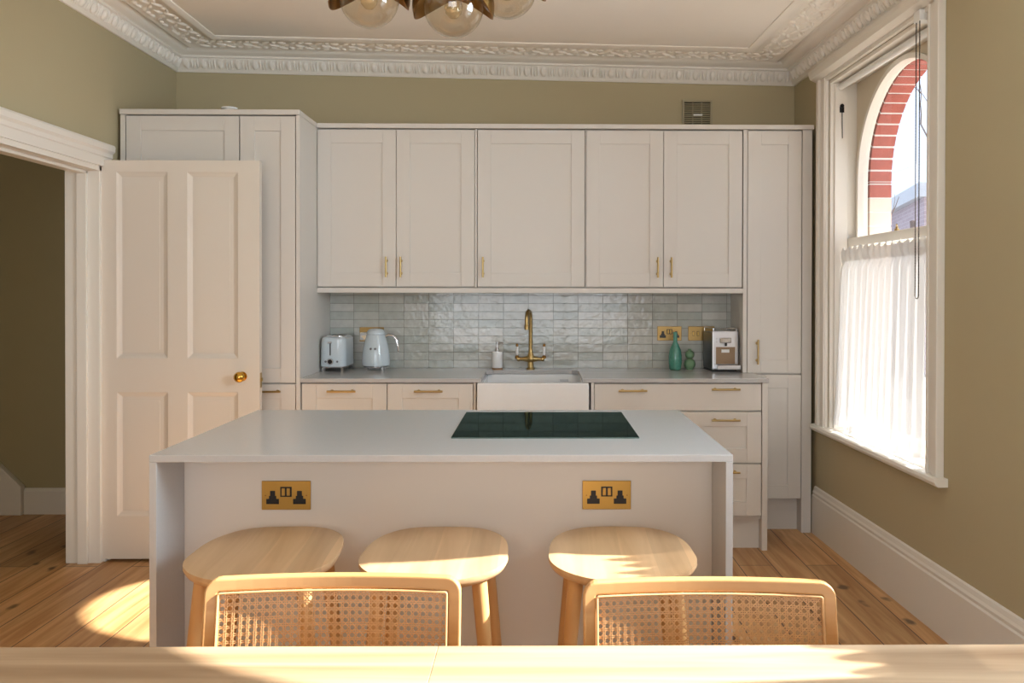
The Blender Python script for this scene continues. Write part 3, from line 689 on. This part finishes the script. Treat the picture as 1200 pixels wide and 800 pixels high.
m_ = MB(); m_.box(-.06, .079, -.15, -.1035, .014, .042); tr = m_.build('drip_tray', M['steel'], t, bevel=.005); MB().box(-.05, .072, -.145, -.11, .0421, .0432).build('drip_grid', M['black'], tr)
m_ = MB(); m_.tube([(-.068, -.095, .226), (-.068, -.095, .247), (-.068, .10, .247), (-.068, .10, .226)], .003, 8); m_.tube([(.068, -.095, .226), (.068, -.095, .247), (.068, .10, .247), (.068, .10, .226)], .003, 8)
m_.tube([(-.068, -.095, .247), (.068, -.095, .247)], .003, 8); m_.build('cup_rail', M['chrome'], t, smooth=True)
m_ = MB(); m_.box(-.07, .07, -.085, .11, 0, .0115); m_.build('base', M['black'], t)
m_ = MB(); m_.tube([(.073, -.03, .19), (.080, -.03, .19)], [.006, .009], 12); m_.build('side_knob', M['black'], t, smooth=True)

# vases
t = thing('bottle_vase', 'teal green glazed bottle vase left of the bobble vase', 'vase', (.808, 5.0, .911))
MB().lathe([(.028, 0), (.035, .006), (.039, .04), (.039, .085), (.033, .12), (.021, .145), (.012, .165), (.0105, .20), (.013, .222), (.010, .222), (.008, .20)], seg=32).build('vase_body', M['glaze'], t, smooth=True)
t = thing('bobble_vase', 'sage green vase of two stacked balls beside the teal bottle', 'vase', (.897, 5.02, .911))
m_ = MB(); pr = []
for k in range(2, 15):
    a = -PI/2+PI*k/15.5; pr.append((.034*math.cos(a), .033+.034*math.sin(a)))
for k in range(2, 13):
    a = -PI/2+PI*k/14; pr.append((.027*math.cos(a), .088+.027*math.sin(a)))
pr += [(.009, .113), (.010, .122), (.007, .122)]
pr[0] = (.02, 0); m_.lathe(pr, seg=30).build('vase_body', M['green2'], t, smooth=True)

# ---------------------------------------------------------------- electrical plates
def rocker_plate(label, x, y, z, sockets=True, group=None, w_=.146, mt='brass_plate'):
    t = thing('wall_socket' if sockets else 'light_switch', label, 'socket' if sockets else 'switch', (x, y, z), group=group)
    MB().box(-w_/2, w_/2, -.005, 0, -.043, .043).build('plate', M[mt], t, bevel=.0015)
    for sx in (-1, 1):
        MB().lathe([(.0022, -.005), (.0022, -.0062)], (sx*(w_/2-.012), 0, .0), 8, axis='y').build('screw', M['dbrass'], t)
    if sockets:
        for sx in (-1, 1):
            cx = sx*.040; m_ = MB()
            m_.box(cx-.0075, cx+.0075, -.0063, -.0045, -.002, .014)             # earth
            m_.box(cx-.019, cx+.019, -.0063, -.0045, -.026, -.010)
            m_.box(cx-.011, cx+.011, -.0062, -.0045, -.011, -.001)
            m_.build('socket_holes', M['black'], t, bevel=.002)
        MB().box(-.017, .017, -.0062, -.0045, -.004+.0, .026).build('switch_surround', M['black'], t)
        for sx in (-1, 1): MB().box(sx*.0075-.005, sx*.0075+.005, -.009, -.006, .0, .022).build('rocker', M['brass_plate'], t, bevel=.001)
    else:
        for cx in (-.048, -.02, .02, .048):
            MB().box(cx-.007, cx+.007, -.0058, -.0045, -.014, .014).build('switch_surround', M['black'], t)
            MB().box(cx-.005, cx+.005, -.009, -.0055, -.011, .011).build('rocker', M['brass_plate'], t, bevel=.001)
    return t
rocker_plate('brass double socket on the left of the island front', -.752, 2.5595, .754)
rocker_plate('brass double socket on the right of the island front', .208, 2.5595, .754)
rocker_plate('brass double socket on the tiles behind the teal bottle vase', .793, 5.1265, 1.119, mt='old_plate')
rocker_plate('brass switch plate on the tiles left of the coffee machine', .985, 5.1265, 1.119, False, w_=.158, mt='old_plate')
t = rocker_plate('brass double socket on the tiles half hidden behind the kettle', -.995, 5.1265, 1.112, mt='old_plate')
m_ = MB(); m_.box(-.066, -.018, -.035, -.0063, -.033, .012)
tag(m_.xf(lambda x, y, z: (x-.995, y+5.1265, z+1.112)).build('plug', M['white_pl'], bevel=.004), 'white plug in the socket behind the kettle', 'plug')

# vent grille and puck
t = thing('vent_grille', 'square louvred vent high on the back wall above the cabinets', 'vent', (.973, BY, 2.45))
m_ = MB(); m_.box(-.092, .092, -.018, 0, .078, .092); m_.box(-.092, .092, -.018, 0, -.09, -.078); m_.box(-.092, -.080, -.018, 0, -.08, .08); m_.box(.080, .092, -.018, 0, -.08, .08)
m_.build('frame', M['grille'], t, bevel=.002)
MB().box(-.081, .081, -.004, -.001, -.079, .079).build('backing', M['dark'], t)
m_ = MB()
for k in range(12):
    z = -.072+k*.0125; m_.prism([(-.016, z), (-.014, z-.003), (-.006, z+.004), (-.008, z+.007)], 'x', -.081, .081)
for x in (-.027, .027): m_.box(x-.0015, x+.0015, -.0165, -.004, -.078, .078)
m_.build('louvres', M['grille'], t)
MB().box(-.024, .03, -.021, -.014, -.006, .004).build('slider', M['white_pl'], t)
t = MB().lathe([(.05, 0), (.05, .004), (.032, .006), (.03, .016), (.042, .02), (.042, .026)], (-1.64, 4.56, 2.3165), 24).build('ceramic_dish', M['white_pl'], smooth=True)
tag(t, 'small white dish upside down on top of the tall cabinets', 'dish')

# ---------------------------------------------------------------- island
t = thing('kitchen_island', 'island with grey quartz waterfall top and off-white panel front', 'kitchen island', (-.265, 2.83, 0))
IX0, IX1, IY0, IY1, IZ = -1.077, .546, 2.372, 3.29, .9094
part('countertop', MB().box(IX0, IX1, IY0, IY1, IZ-.02, IZ), M['quartz'], t, bevel=.0015)
part('waterfall_side', MB().box(IX0, IX0+.02, IY0, IY1, 0, IZ-.0202), M['quartz'], t, bevel=.0012)
part('waterfall_side', MB().box(IX1-.02, IX1, IY0, IY1, 0, IZ-.0202), M['quartz'], t, bevel=.0012)
part('front_panel', MB().box(IX0+.0203, IX1-.0203, 2.56, 2.58, 0, IZ-.0205), M['cab'], t)
part('carcass', MB().box(IX0+.021, IX1-.021, 2.581, IY1-.03, .1, IZ-.0205), M['cab'], t)
for k in range(3):
    xa = IX0+.024+k*.526; part('door', shaker(xa, xa+.523, .12, IZ-.03, IY1-.029, t=.02), M['cab'], t, bevel=.001)
hb = MB().box(-.268, .316, 2.64, 3.205, .9096, .9135)
tag(hb.build('induction_hob', M['hob'], bevel=.001), 'black glass hob set into the island top', 'hob')

# ---------------------------------------------------------------- open door
LW, LT = .822, .036
t = thing('door_1', 'x', 'x', (-2.226, 4.338, 0)); del t['label']; del t['category']; t['kind'] = 'structure'
PAN = [(.106, .362, 1.028, 1.970), (.459, .714, 1.028, 1.966), (.102, .359, .232, .858), (.459, .714, .232, .858)]
def leaf():
    m_ = MB(); y0, y1 = -LT/2, LT/2; za, zb = .016, 2.026
    xs_ = [0, .104, .361, .459, .714, LW]
    m_.box(0, .104, y0, y1, za, zb); m_.box(.361, .459, y0, y1, za, zb); m_.box(.714, LW, y0, y1, za, zb)
    for a, b_ in ((.104, .361), (.459, .714)):
        m_.box(a, b_, y0, y1, za, .232); m_.box(a, b_, y0, y1, .858, 1.028); m_.box(a, b_, y0, y1, 1.968, zb)
        for z0, z1 in ((.232, .858), (1.028, 1.968)):
            m_.box(a, b_, -.006, .006, z0, z1)
    return m_
lf = leaf().build('door_leaf', M['door'], t)
m_ = MB()
for a, b_ in ((.104, .361), (.459, .714)):
    for z0, z1 in ((.232, .858), (1.028, 1.968)):
        for sy in (-1, 1):
            # bolection moulding: sloped band round the panel
            o = [(a, z0), (b_, z0), (b_, z1), (a, z1)]; w_ = .024
            i = [(a+w_, z0+w_), (b_-w_, z0+w_), (b_-w_, z1-w_), (a+w_, z1-w_)]
            vo = [(x, sy*.0185, z) for x, z in o]; vi = [(x, sy*.0075, z) for x, z in i]; vm = [(x*.55+X*.45, sy*.0125, z*.55+Z*.45) for (x, z), (X, Z) in zip(o, i)]
            m_.add(vo+vm+vi, [(k, (k+1) % 4, 4+(k+1) % 4, 4+k) for k in range(4)]+[(4+k, 4+(k+1) % 4, 8+(k+1) % 4, 8+k) for k in range(4)])
            # raised field
            r1 = .045; m_.box(a+r1, b_-r1, min(0, sy*.0085), max(0, sy*.0085), z0+r1, z1-r1)
m_.build('panel_moulding', M['door'], t)
m_ = MB()
for sy in (-1, 1):
    m_.lathe([(.024, sy*.018), (.024, sy*.022), (.010, sy*.024), (.009, sy*.045), (.02, sy*.052), (.027, sy*.062), (.026, sy*.072), (.016, sy*.082), (.001, sy*.085)], (.735, 0, .938), 24, axis='y')
k_ = m_.build('door_knob', mat('polished_brass', srgb(214, 170, 80), .15, 1), t, smooth=True)
m_ = MB(); m_.box(LW-.0005, LW+.0015, -.014, .014, .88, .955); m_.box(LW, LW+.009, -.006, .006, .912, .93); m_.build('latch_plate', M['brass'], t)
for z in (1.82, .30):
    m_ = MB(); m_.lathe([(.006, z-.045), (.006, z+.045)], (-.006, -.017, 0), 10); m_.box(-.006, .004, -.0195, -.0175, z-.045, z+.045); m_.build('hinge', M['dbrass'], t)

# ---------------------------------------------------------------- pendant
px, py = -.30, 2.6
t = thing('ceiling_light', 'cluster pendant of clear glass globes under curved brass shades', 'ceiling light', (px, py, 2.40))
CZ = 2.82+zs(px)-2.40
MB().lathe([(.012, -.02), (.012, CZ-.03), (.06, CZ-.03), (.065, CZ-.001)], seg=24).build('stem', M['dbrass'], t, smooth=True)
MB().lathe([(.03, -.06), (.045, -.05), (.045, .0), (.03, .02)], seg=24).build('hub', M['dbrass'], t, smooth=True)
globes = [(-.513, 2.60, 2.255), (-.256, 2.59, 2.225), (-.095, 2.62, 2.292), (-.20, 2.84, 2.46), (-.42, 2.84, 2.47)]
for gx, gy, gz in globes:
    R = .0905
    dx, dy = gx-px, gy-py; L_ = math.hypot(dx, dy) or 1
    # shade: open dome of sheet brass, rim dipping at the two sides
    seg, ring = 48, 14; ro, ri = .124, .1215; vs = []; cx, cy, cz = dx, dy, gz-2.40
    for r_ in (ro, ri):
        for k in range(seg):
            ph = 2*PI*k/seg
            thm = math.radians(64+42*abs(math.cos(ph))**1.6)
            for i in range(ring+1):
                th_ = .02+(thm-.02)*i/ring
                vs.append((cx+r_*math.sin(th_)*math.cos(ph), cy+r_*.9*math.sin(th_)*math.sin(ph), cz+r_*math.cos(th_)))
    n1 = seg*(ring+1); fs = []
    for k in range(seg):
        k2 = (k+1) % seg
        for i in range(ring):
            a, b_ = k*(ring+1)+i, k2*(ring+1)+i
            fs += [(a, b_, b_+1, a+1), (n1+a, n1+a+1, n1+b_+1, n1+b_)]
        a, b_ = k*(ring+1)+ring, k2*(ring+1)+ring; fs.append((a, b_, n1+b_, n1+a))
    m_ = MB(); m_.add(vs, fs)
    sh = m_.build('shade', M['dbrass'], t, smooth=True)
    m_ = MB(); m_.lathe([(.016, .085), (.016, .118)], (cx, cy, cz), 14)
    m_.tube([(cx*.0, cy*.0, -.02), (cx*.6, cy*.6, (cz+.1)*.5), (cx, cy, cz+.12)], .008, 8); m_.build('arm', M['dbrass'], t, smooth=True)
    gm = MB().ellipsoid((cx, cy, cz), R, R, R, 40, 24).build('globe', M['globe'], t, smooth=True)
    bl = MB().lathe([(.010, .09), (.012, .06), (.012, .045), (.02, .03), (.028, .0), (.024, -.02), (.012, -.033), (.001, -.036)], (cx, cy, cz), 20).build('bulb', M['bulb'] if 'bulb' in M else M.setdefault('bulb', glass_mat('bulb_glass', (.97, .93, .82, 1), 2.5)), gm, smooth=True)
    m_ = MB(); m_.lathe([(.012, .088), (.013, .05)], (cx, cy, cz), 14); m_.build('lampholder', M['dbrass'], gm, smooth=True)

# ---------------------------------------------------------------- stools
def stool():
    t = thing('bar_stool', '', 'stool', (0, 0, 0), group='wooden stools under the island top')
    N_ = 64; W_, D_ = .388, .43; H = .672; ex = 2.9
    def out(k):
        a = 2*PI*k/N_; ca, sa = math.cos(a), math.sin(a)
        if sa >= 0: e_ = 4.2; x = W_/2*math.copysign(abs(ca)**(2/e_), ca); y = .255*abs(sa)**(2/e_); return x*(1-.10*(y/.255)**2), y-.045
        e_ = 2.25; x = W_/2*math.copysign(abs(ca)**(2/e_), ca); y = -.17*abs(sa)**(2/e_); return x, y-.045
    def top(x, y):
        u, v = x/(W_/2), y/(D_/2)
        return H-.012*(1-min(1, abs(u))**2)*(1-max(0, v)**2*1.0)+.008*max(0, v)**3*(1-u*u)
    m_ = MB(); vs = []; R_ = 8
    for r_ in range(R_+1):
        q = max(r_/R_, .001)
        for k in range(N_):
            x, y = out(k); vs.append((x*q, y*q, top(x*q, y*q)-(.004 if r_ == R_ else 0)))
    for q, dz in ((1.004, -.014), (.97, -.026), (.86, -.036), (.001, -.04)):
        for k in range(N_):
            x, y = out(k); vs.append((x*q, y*q, top(x*min(q, 1), y*min(q, 1))+dz if q > .5 else H-.045))
    n = R_+1+4
    fs = [(i*N_+k, i*N_+(k+1) % N_, (i+1)*N_+(k+1) % N_, (i+1)*N_+k) for i in range(n-1) for k in range(N_)]
    m_.add(vs, fs); m_.build('seat', M['oak_seat'], t, smooth=True)
    tops = {}; 
    for sx in (-1, 1):
        for sy in (-1, 1):
            a = Vector((sx*.125, sy*.14, H-.036)); b_ = Vector((sx*.185, sy*.195, 0)); tops[(sx, sy)] = (a, b_)
            MB().tube([a, a.lerp(b_, .35), b_], [.020, .018, .012], 14).build('leg', M['chair_z'], t, smooth=True)
    def at(s_, z): a, b_ = tops[s_]; f = (a.z-z)/(a.z-b_.z); return a.lerp(b_, f)
    for s1, s2, z in (((-1, -1), (1, -1), .22), ((-1, 1), (1, 1), .22), ((-1, -1), (-1, 1), .3), ((1, -1), (1, 1), .3)):
        MB().tube([at(s1, z), at(s2, z)], .009, 10).build('footrest', M['oak_z'], t, smooth=True)
    return t
s0 = stool()
spots = [(-.725, 2.295, .05, 'left one of the three oak stools, wholly in shade, under the left socket'), (-.272, 2.29, 0, 'middle one of three oak stools, front half of its seat sunlit'),
         (.225, 2.29, -.02, 'right one of three oak stools, jagged sun patch on its seat')]
for i, (x, y, r_, lab) in enumerate(spots):
    o = s0 if i == 0 else copy_tree(s0)
    o.location = (x, y, 0); o.rotation_euler = (0, 0, r_); o['label'] = lab

# ---------------------------------------------------------------- dining chairs
def chair():
    t = thing('dining_chair', '', 'chair', (0, 0, 0), group='cane-backed dining chairs along the table')
    # local: faces -y (towards the camera); back frame at y=0, leans back
    Wc, Hc = .494, .806; lean = math.tan(math.radians(9.5))
    def yb(z): return (z-.46)*lean-.062
    th, dp, rc = .025, .022, .028
    # frame outline path centre, from left stile bottom up over to right stile bottom
    def ring(inset):
        w_ = Wc/2-inset; top_ = Hc-inset; r_ = max(rc-inset, .004); pts = [(-w_, .47+(top_-r_-.47)*k/6) for k in range(6)]
        for k in range(7):
            a = PI-PI/2*k/6; pts.append((-w_+r_+r_*math.cos(a), top_-r_+r_*math.sin(a)))
        for k in range(7):
            a = PI/2-PI/2*k/6; pts.append((w_-r_+r_*math.cos(a), top_-r_+r_*math.sin(a)))
        pts[13:13] = [(-w_+r_+(2*w_-2*r_)*k/14, top_) for k in range(1, 14)]
        pts += [(w_, top_-r_-(top_-r_-.47)*k/6) for k in range(1, 7)]; return pts
    o_, i_ = ring(0), ring(th); n = len(o_)
    def bowed(x): return .022*(1-(x/(Wc/2))**2)-.012      # gentle curve in plan
    m_ = MB(); vs = []
    for ptset in (o_, i_):
        for side in (-dp/2, dp/2):
            for x, z in ptset: vs.append((x, yb(z)+side+bowed(x), z))
    fs = []
    for k in range(n-1):
        fs += [(k, k+1, 2*n+k+1, 2*n+k), (n+k, 3*n+k, 3*n+k+1, n+k+1), (k, n+k, n+k+1, k+1), (2*n+k, 2*n+k+1, 3*n+k+1, 3*n+k)]
    fs += [(0, 2*n, 3*n, n), (n-1, 2*n-1, 4*n-1, 3*n-1)]
    m_.add(vs, fs); m_.build('back_frame', M['chair_x'], t, bevel=.004, seg=3)
    # bottom rail of the back
    m_ = MB()
    for k in range(12):
        x0, x1 = -.222+.444*k/12, -.222+.444*(k+1)/12
        v = [(x, yb(z)+s_+bowed(x), z) for x in (x0, x1) for s_ in (-.012, .012) for z in (.505, .535)]
        m_.add(v, [(0, 1, 3, 2), (4, 6, 7, 5), (0, 4, 5, 1), (2, 3, 7, 6), (0, 2, 6, 4), (1, 5, 7, 3)])
    m_.build('back_rail', M['chair_x'], t)
    # spline
    sp = ring(th+.002); m_ = MB(); pts = [(x, yb(z)-.0125+bowed(x), max(z, .536)) for x, z in sp]+[(x, yb(.536)-.0125+bowed(x), .536) for x in [.22-.44*k/12 for k in range(1, 12)]]
    m_.tube(pts, .0028, 6, closed=True); m_.build('cane_edging', M['cane'], t, smooth=True)
    # cane weave: pairs of strands up and across, single diagonals both ways
    m_ = MB(); P_ = .0138; x0, x1, z0, z1 = -.220, .220, .535, .779
    def pt(x, z, d_): return Vector((x, yb(z)-.006+d_+bowed(x), z))
    def strip(xa, za, xb, zb, w_, d_, nseg):
        vx, vz = xb-xa, zb-za; L_ = math.hypot(vx, vz)
        if L_ < .004: return
        nx, nz = -vz/L_*w_/2, vx/L_*w_/2; vs = []
        for k in range(nseg+1):
            f = k/nseg; x, z = xa+vx*f, za+vz*f
            for sx, dd in ((-1, 0), (1, 0), (1, .0008), (-1, .0008)): vs.append(pt(x+sx*nx, z+sx*nz, d_+dd))
        fs = [(k*4+j_, k*4+(j_+1) % 4, (k+1)*4+(j_+1) % 4, (k+1)*4+j_) for k in range(nseg) for j_ in range(4)]
        m_.add(vs, fs)
    nx_ = int((x1-x0)/P_); nz_ = int((z1-z0)/P_)
    for k in range(nx_+1):
        for s_ in (-.0017, .0017):
            x = x0+k*P_+s_; 
            if x0 < x < x1: strip(x, z0, x, z1, .0014, 0, 1)
    for k in range(nz_+1):
        for s_ in (-.0017, .0017):
            z = z0+k*P_+s_
            if z0 < z < z1: strip(x0, z, x1, z, .0014, .0009, 12)
    Hh = z1-z0; Ww = x1-x0
    k = -int(Hh/P_)-1
    while k*P_ < Ww:
        for s_ in (1, -1):
            a = k*P_+P_/2
            f0, f1 = max(0, -a/Hh), min(1, (Ww-a)/Hh)
            if f1 > f0:
                if s_ > 0: strip(x0+a+f0*Hh, z0+f0*Hh, x0+a+f1*Hh, z0+f1*Hh, .0017, .0018, 4)
                else: strip(x1-a-f0*Hh, z0+f0*Hh, x1-a-f1*Hh, z0+f1*Hh, .0017, .0026, 4)
        k += 1
    m_.build('cane_panel', M['cane'], t)
    # seat frame + cane seat
    m_ = MB()
    for a in (((-.235, -.46), (.235, -.42)), ((-.235, -.07), (.235, -.03)), ):
        m_.box(a[0][0], a[1][0], a[0][1], a[1][1], .43, .462)
    m_.box(-.235, -.195, -.42, -.07, .43, .462); m_.box(.195, .235, -.42, -.07, .43, .462)
    m_.build('seat_frame', M['chair_x'], t, bevel=.006)
    MB().box(-.196, .196, -.421, -.069, .445, .455).build('seat', M['cane'], t)
    for sx in (-1, 1):
        MB().tube([(sx*.228, yb(.5), .50), (sx*.228, -.03, .4), (sx*.232, .03, 0)], [.016, .018, .012], 12).build('leg', M['chair_z'], t, smooth=True)
        MB().tube([(sx*.212, -.44, .44), (sx*.218, -.455, 0)], [.018, .012], 12).build('leg', M['chair_z'], t, smooth=True)
        MB().tube([(sx*.215, -.447, .2), (sx*.231, .0, .2)], .009, 8).build('stretcher', M['chair_z'], t, smooth=True)
    return t
c0 = chair(); c0.location = (-.396, 1.678, 0); c0.rotation_euler = (0, 0, .012); c0['label'] = 'cane-backed oak dining chair on the left side of the table'
c1 = copy_tree(c0); c1.location = (.337, 1.685, -.010); c1.rotation_euler = (0, 0, -.008); c1['label'] = 'cane-backed oak dining chair on the right side of the table'
c1.location.z = 0; c1.scale = (1, 1, .985)

# ---------------------------------------------------------------- table
t = thing('dining_table', 'pale wooden dining table across the bottom of the view, sun patch on its top', 'table', (-.05, 1.0, 0))
MB().box(-1.3, -.1212, -.47, .472, .722, .75).build('tabletop', M['table'], t, bevel=.0012)
MB().box(-.1210, 1.3, -.47, .472, .722, .75).build('tabletop', M['table'], t, bevel=.0012)
m_ = MB(); m_.box(-1.12, 1.12, .10, .125, .65, .7215); m_.box(-1.12, 1.12, -.40, -.375, .65, .7215); m_.box(-1.12, -1.095, -.375, .10, .65, .7215); m_.box(1.095, 1.12, -.375, .10, .65, .7215); m_.build('apron', M['oak_x'], t)
for sx in (-1, 1):
    for sy in (-.41, .11): MB().tube([(sx*1.13, sy, .7215), (sx*1.16, sy, 0)], [.035, .022], 16).build('leg', M['oak_z'], t, smooth=True)

# ---------------------------------------------------------------- café curtains, rods, blind chain (right-wall frame)
def curtain(q, label, top=1.60, peaks=False, right=None):
    a0, a1 = q['o0']+.04, (right if right else q['o1']-.05)
    n, rz = 150, 26; vs = []
    rnd = random.Random(int(q['c']*100)); ph = [rnd.uniform(0, 6) for _ in range(6)]
    def off(u):
        return .011*math.sin(u*2*PI*13+ph[0]+1.2*math.sin(u*9+ph[1]))+.006*math.sin(u*2*PI*29+ph[2])
    for j_ in range(rz+1):
        v = j_/rz
        for i in range(n+1):
            u = i/n
            zt = top+(.012*math.sin(u*2*PI*13+ph[3]) if not peaks else .055*abs(math.sin(u*PI*19+ph[0]))-.03+.085*(1 if u < .33 else max(0, 1-(u-.33)/.15))+.012*math.sin(u*31+ph[3]))
            zb = .655+.012*math.sin(u*2*PI*6+ph[4])+.006*math.sin(u*2*PI*15)
            z = zt+(zb-zt)*v
            amp = .5+.9*v
            if v > .93: amp = 1.9
            a = a0+(a1-a0)*u+(u-.5)*.05*v-.012*v
            o_ = .052-.024*v+off(u)*amp
            if .05 < v < .09: o_ = .06+off(u)*.3
            vs.append((a, o_, z))
    w_ = n+1
    fs = [(j_*w_+i, j_*w_+i+1, (j_+1)*w_+i+1, (j_+1)*w_+i) for j_ in range(rz) for i in range(n)]
    m_ = MB().add(vs, fs); o = m_.build('cafe_curtain', M['sheer'], smooth=False, mw=RW)
    for p_ in o.data.polygons: p_.use_smooth = True
    tag(o, label, 'curtain')
    return o
curtain(WINS[0], 'sheer white café curtain over the lower half of the arched window', 1.60, right=1.20)
curtain(WINS[1], 'sheer white café curtain on the second side window, beyond the picture', 1.515, True)
WINS[0]['rod'] = 1.575; WINS[1]['rod'] = 1.48
for q, lab in zip(WINS, ('thin white curtain rod across the arched window beside the tall cabinet', 'thin white curtain rod across the nearer side window')):
    r_ = MB().tube([(q['o0']+.033, .087, q['rod']), (q['o1']-.033, .087, q['rod'])], .004, 8)
    tag(r_.build('curtain_rod', M['white_pl'], smooth=True, mw=RW), lab, 'curtain rod')
m_ = MB(); pts = []
for k in range(0, 40): pts.append((1.305, .0-.035, 2.50-(2.50-1.355)*k/39))
for k in range(1, 8):
    a = PI*k/8; pts.append((1.29+.0155*math.cos(a), -.035, 1.355-.0155*math.sin(a)))
for k in range(0, 40): pts.append((1.274, -.035, 1.355+(2.53-1.355)*k/39))
m_.tube(pts, .0020, 6)
step = .012
for a_, za, zb in ((1.305, 1.355, 2.50), (1.274, 1.355, 2.53)):
    z = za
    while z < zb: m_.ellipsoid((a_, -.035, z), .0026, .0026, .0026, 6, 4); z += step
t = m_.build('blind_chain', M['chain'], mw=RW); tag(t, 'long thin looped blind chain hanging at the near edge of the arched window', 'chain')
m_ = MB(); m_.box(1.262, 1.317, -.042, .03, 2.49, 2.535); 
t = m_.build('blind_bracket', M['white_pl'], bevel=.003, mw=RW); tag(t, 'small white bracket at the window head holding the blind chain', 'bracket')
m_ = MB().lathe([(.018, WINS[0]['o0']+.035), (.018, 1.26)], (0, 0.05, 2.478), 18, axis='x')
tag(m_.build('roller_blind', M['white_pl'], smooth=True, mw=RW), 'rolled-up white blind under the head of the arched window', 'blind')

# ---------------------------------------------------------------- outside
struct(MB().box(1.9, 60, -30, 60, -.3, -.12).build('ground', M['ground']))
t = thing('garden_building', 'low brick outbuilding with grey coping beyond the arched window', 'building', (9, 18, -.12))
def seg_box(m_, p0, p1, th, z0, z1):
    p0, p1 = Vector(p0), Vector(p1); d_ = (p1-p0).normalized(); n_ = Vector((d_.y, -d_.x))*th
    q = [p0, p1, p1+n_, p0+n_]; m_.prism([(v.x, v.y) for v in q], 'z', z0, z1)
m_ = MB(); m_.prism([(8.1, 20.0), (7.05, 15.5), (14, 15.5), (15, 20)], 'z', 0, 3.25); m_.xf(lambda x, y, z: (x-9, y-18, z)); m_.build('wall', M['brick_far'], t)
m_ = MB(); m_.prism([(7.95, 20.1), (6.9, 15.4), (14, 15.4), (15.1, 20.1)], 'z', 3.25, 3.5); m_.xf(lambda x, y, z: (x-9, y-18, z)); m_.build('coping', M['slate'], t)
m_ = MB().tube([(7.5, 18.5, -.1), (7.5, 18.5, 2.7), (7.6, 18.4, 2.9)], .08, 10); tag(m_.build('drainpipe', M['pipe'], smooth=True), 'pale blue pipe beside the outbuilding wall beyond the window', 'pipe')
# bare tree
t = thing('bare_tree', 'bare branched tree beyond the arched window', 'tree', (5.25, 11.9, -.12))
rt = random.Random(5); tr = MB(); tw = MB()
def grow(p, d_, L_, r_, lvl):
    pts = [p]; q = p.copy(); dd = d_.copy()
    for k in range(4):
        dd = (dd+Vector((rt.uniform(-.22, .22), rt.uniform(-.22, .22), rt.uniform(-.08, .18)))).normalized(); q = q+dd*L_/4; pts.append(q.copy())
    (tr if lvl < 2 else tw).tube(pts, [r_*(1-.14*k) for k in range(5)], 6)
    if lvl < 4:
        for k in range(3 if lvl else 4):
            b_ = pts[rt.choice((2, 3, 4))]; nd = (dd+Vector((rt.uniform(-.9, .9), rt.uniform(-.9, .9), rt.uniform(-.1, .6)))).normalized()
            grow(b_, nd, L_*.62, r_*.5, lvl+1)
grow(Vector((0, 0, 0)), Vector((0, 0, 1)), 2.6, .09, 0)
tr.build('trunk', M['bark'], t, smooth=True); tw.build('twigs', M['bark'], t, smooth=True)
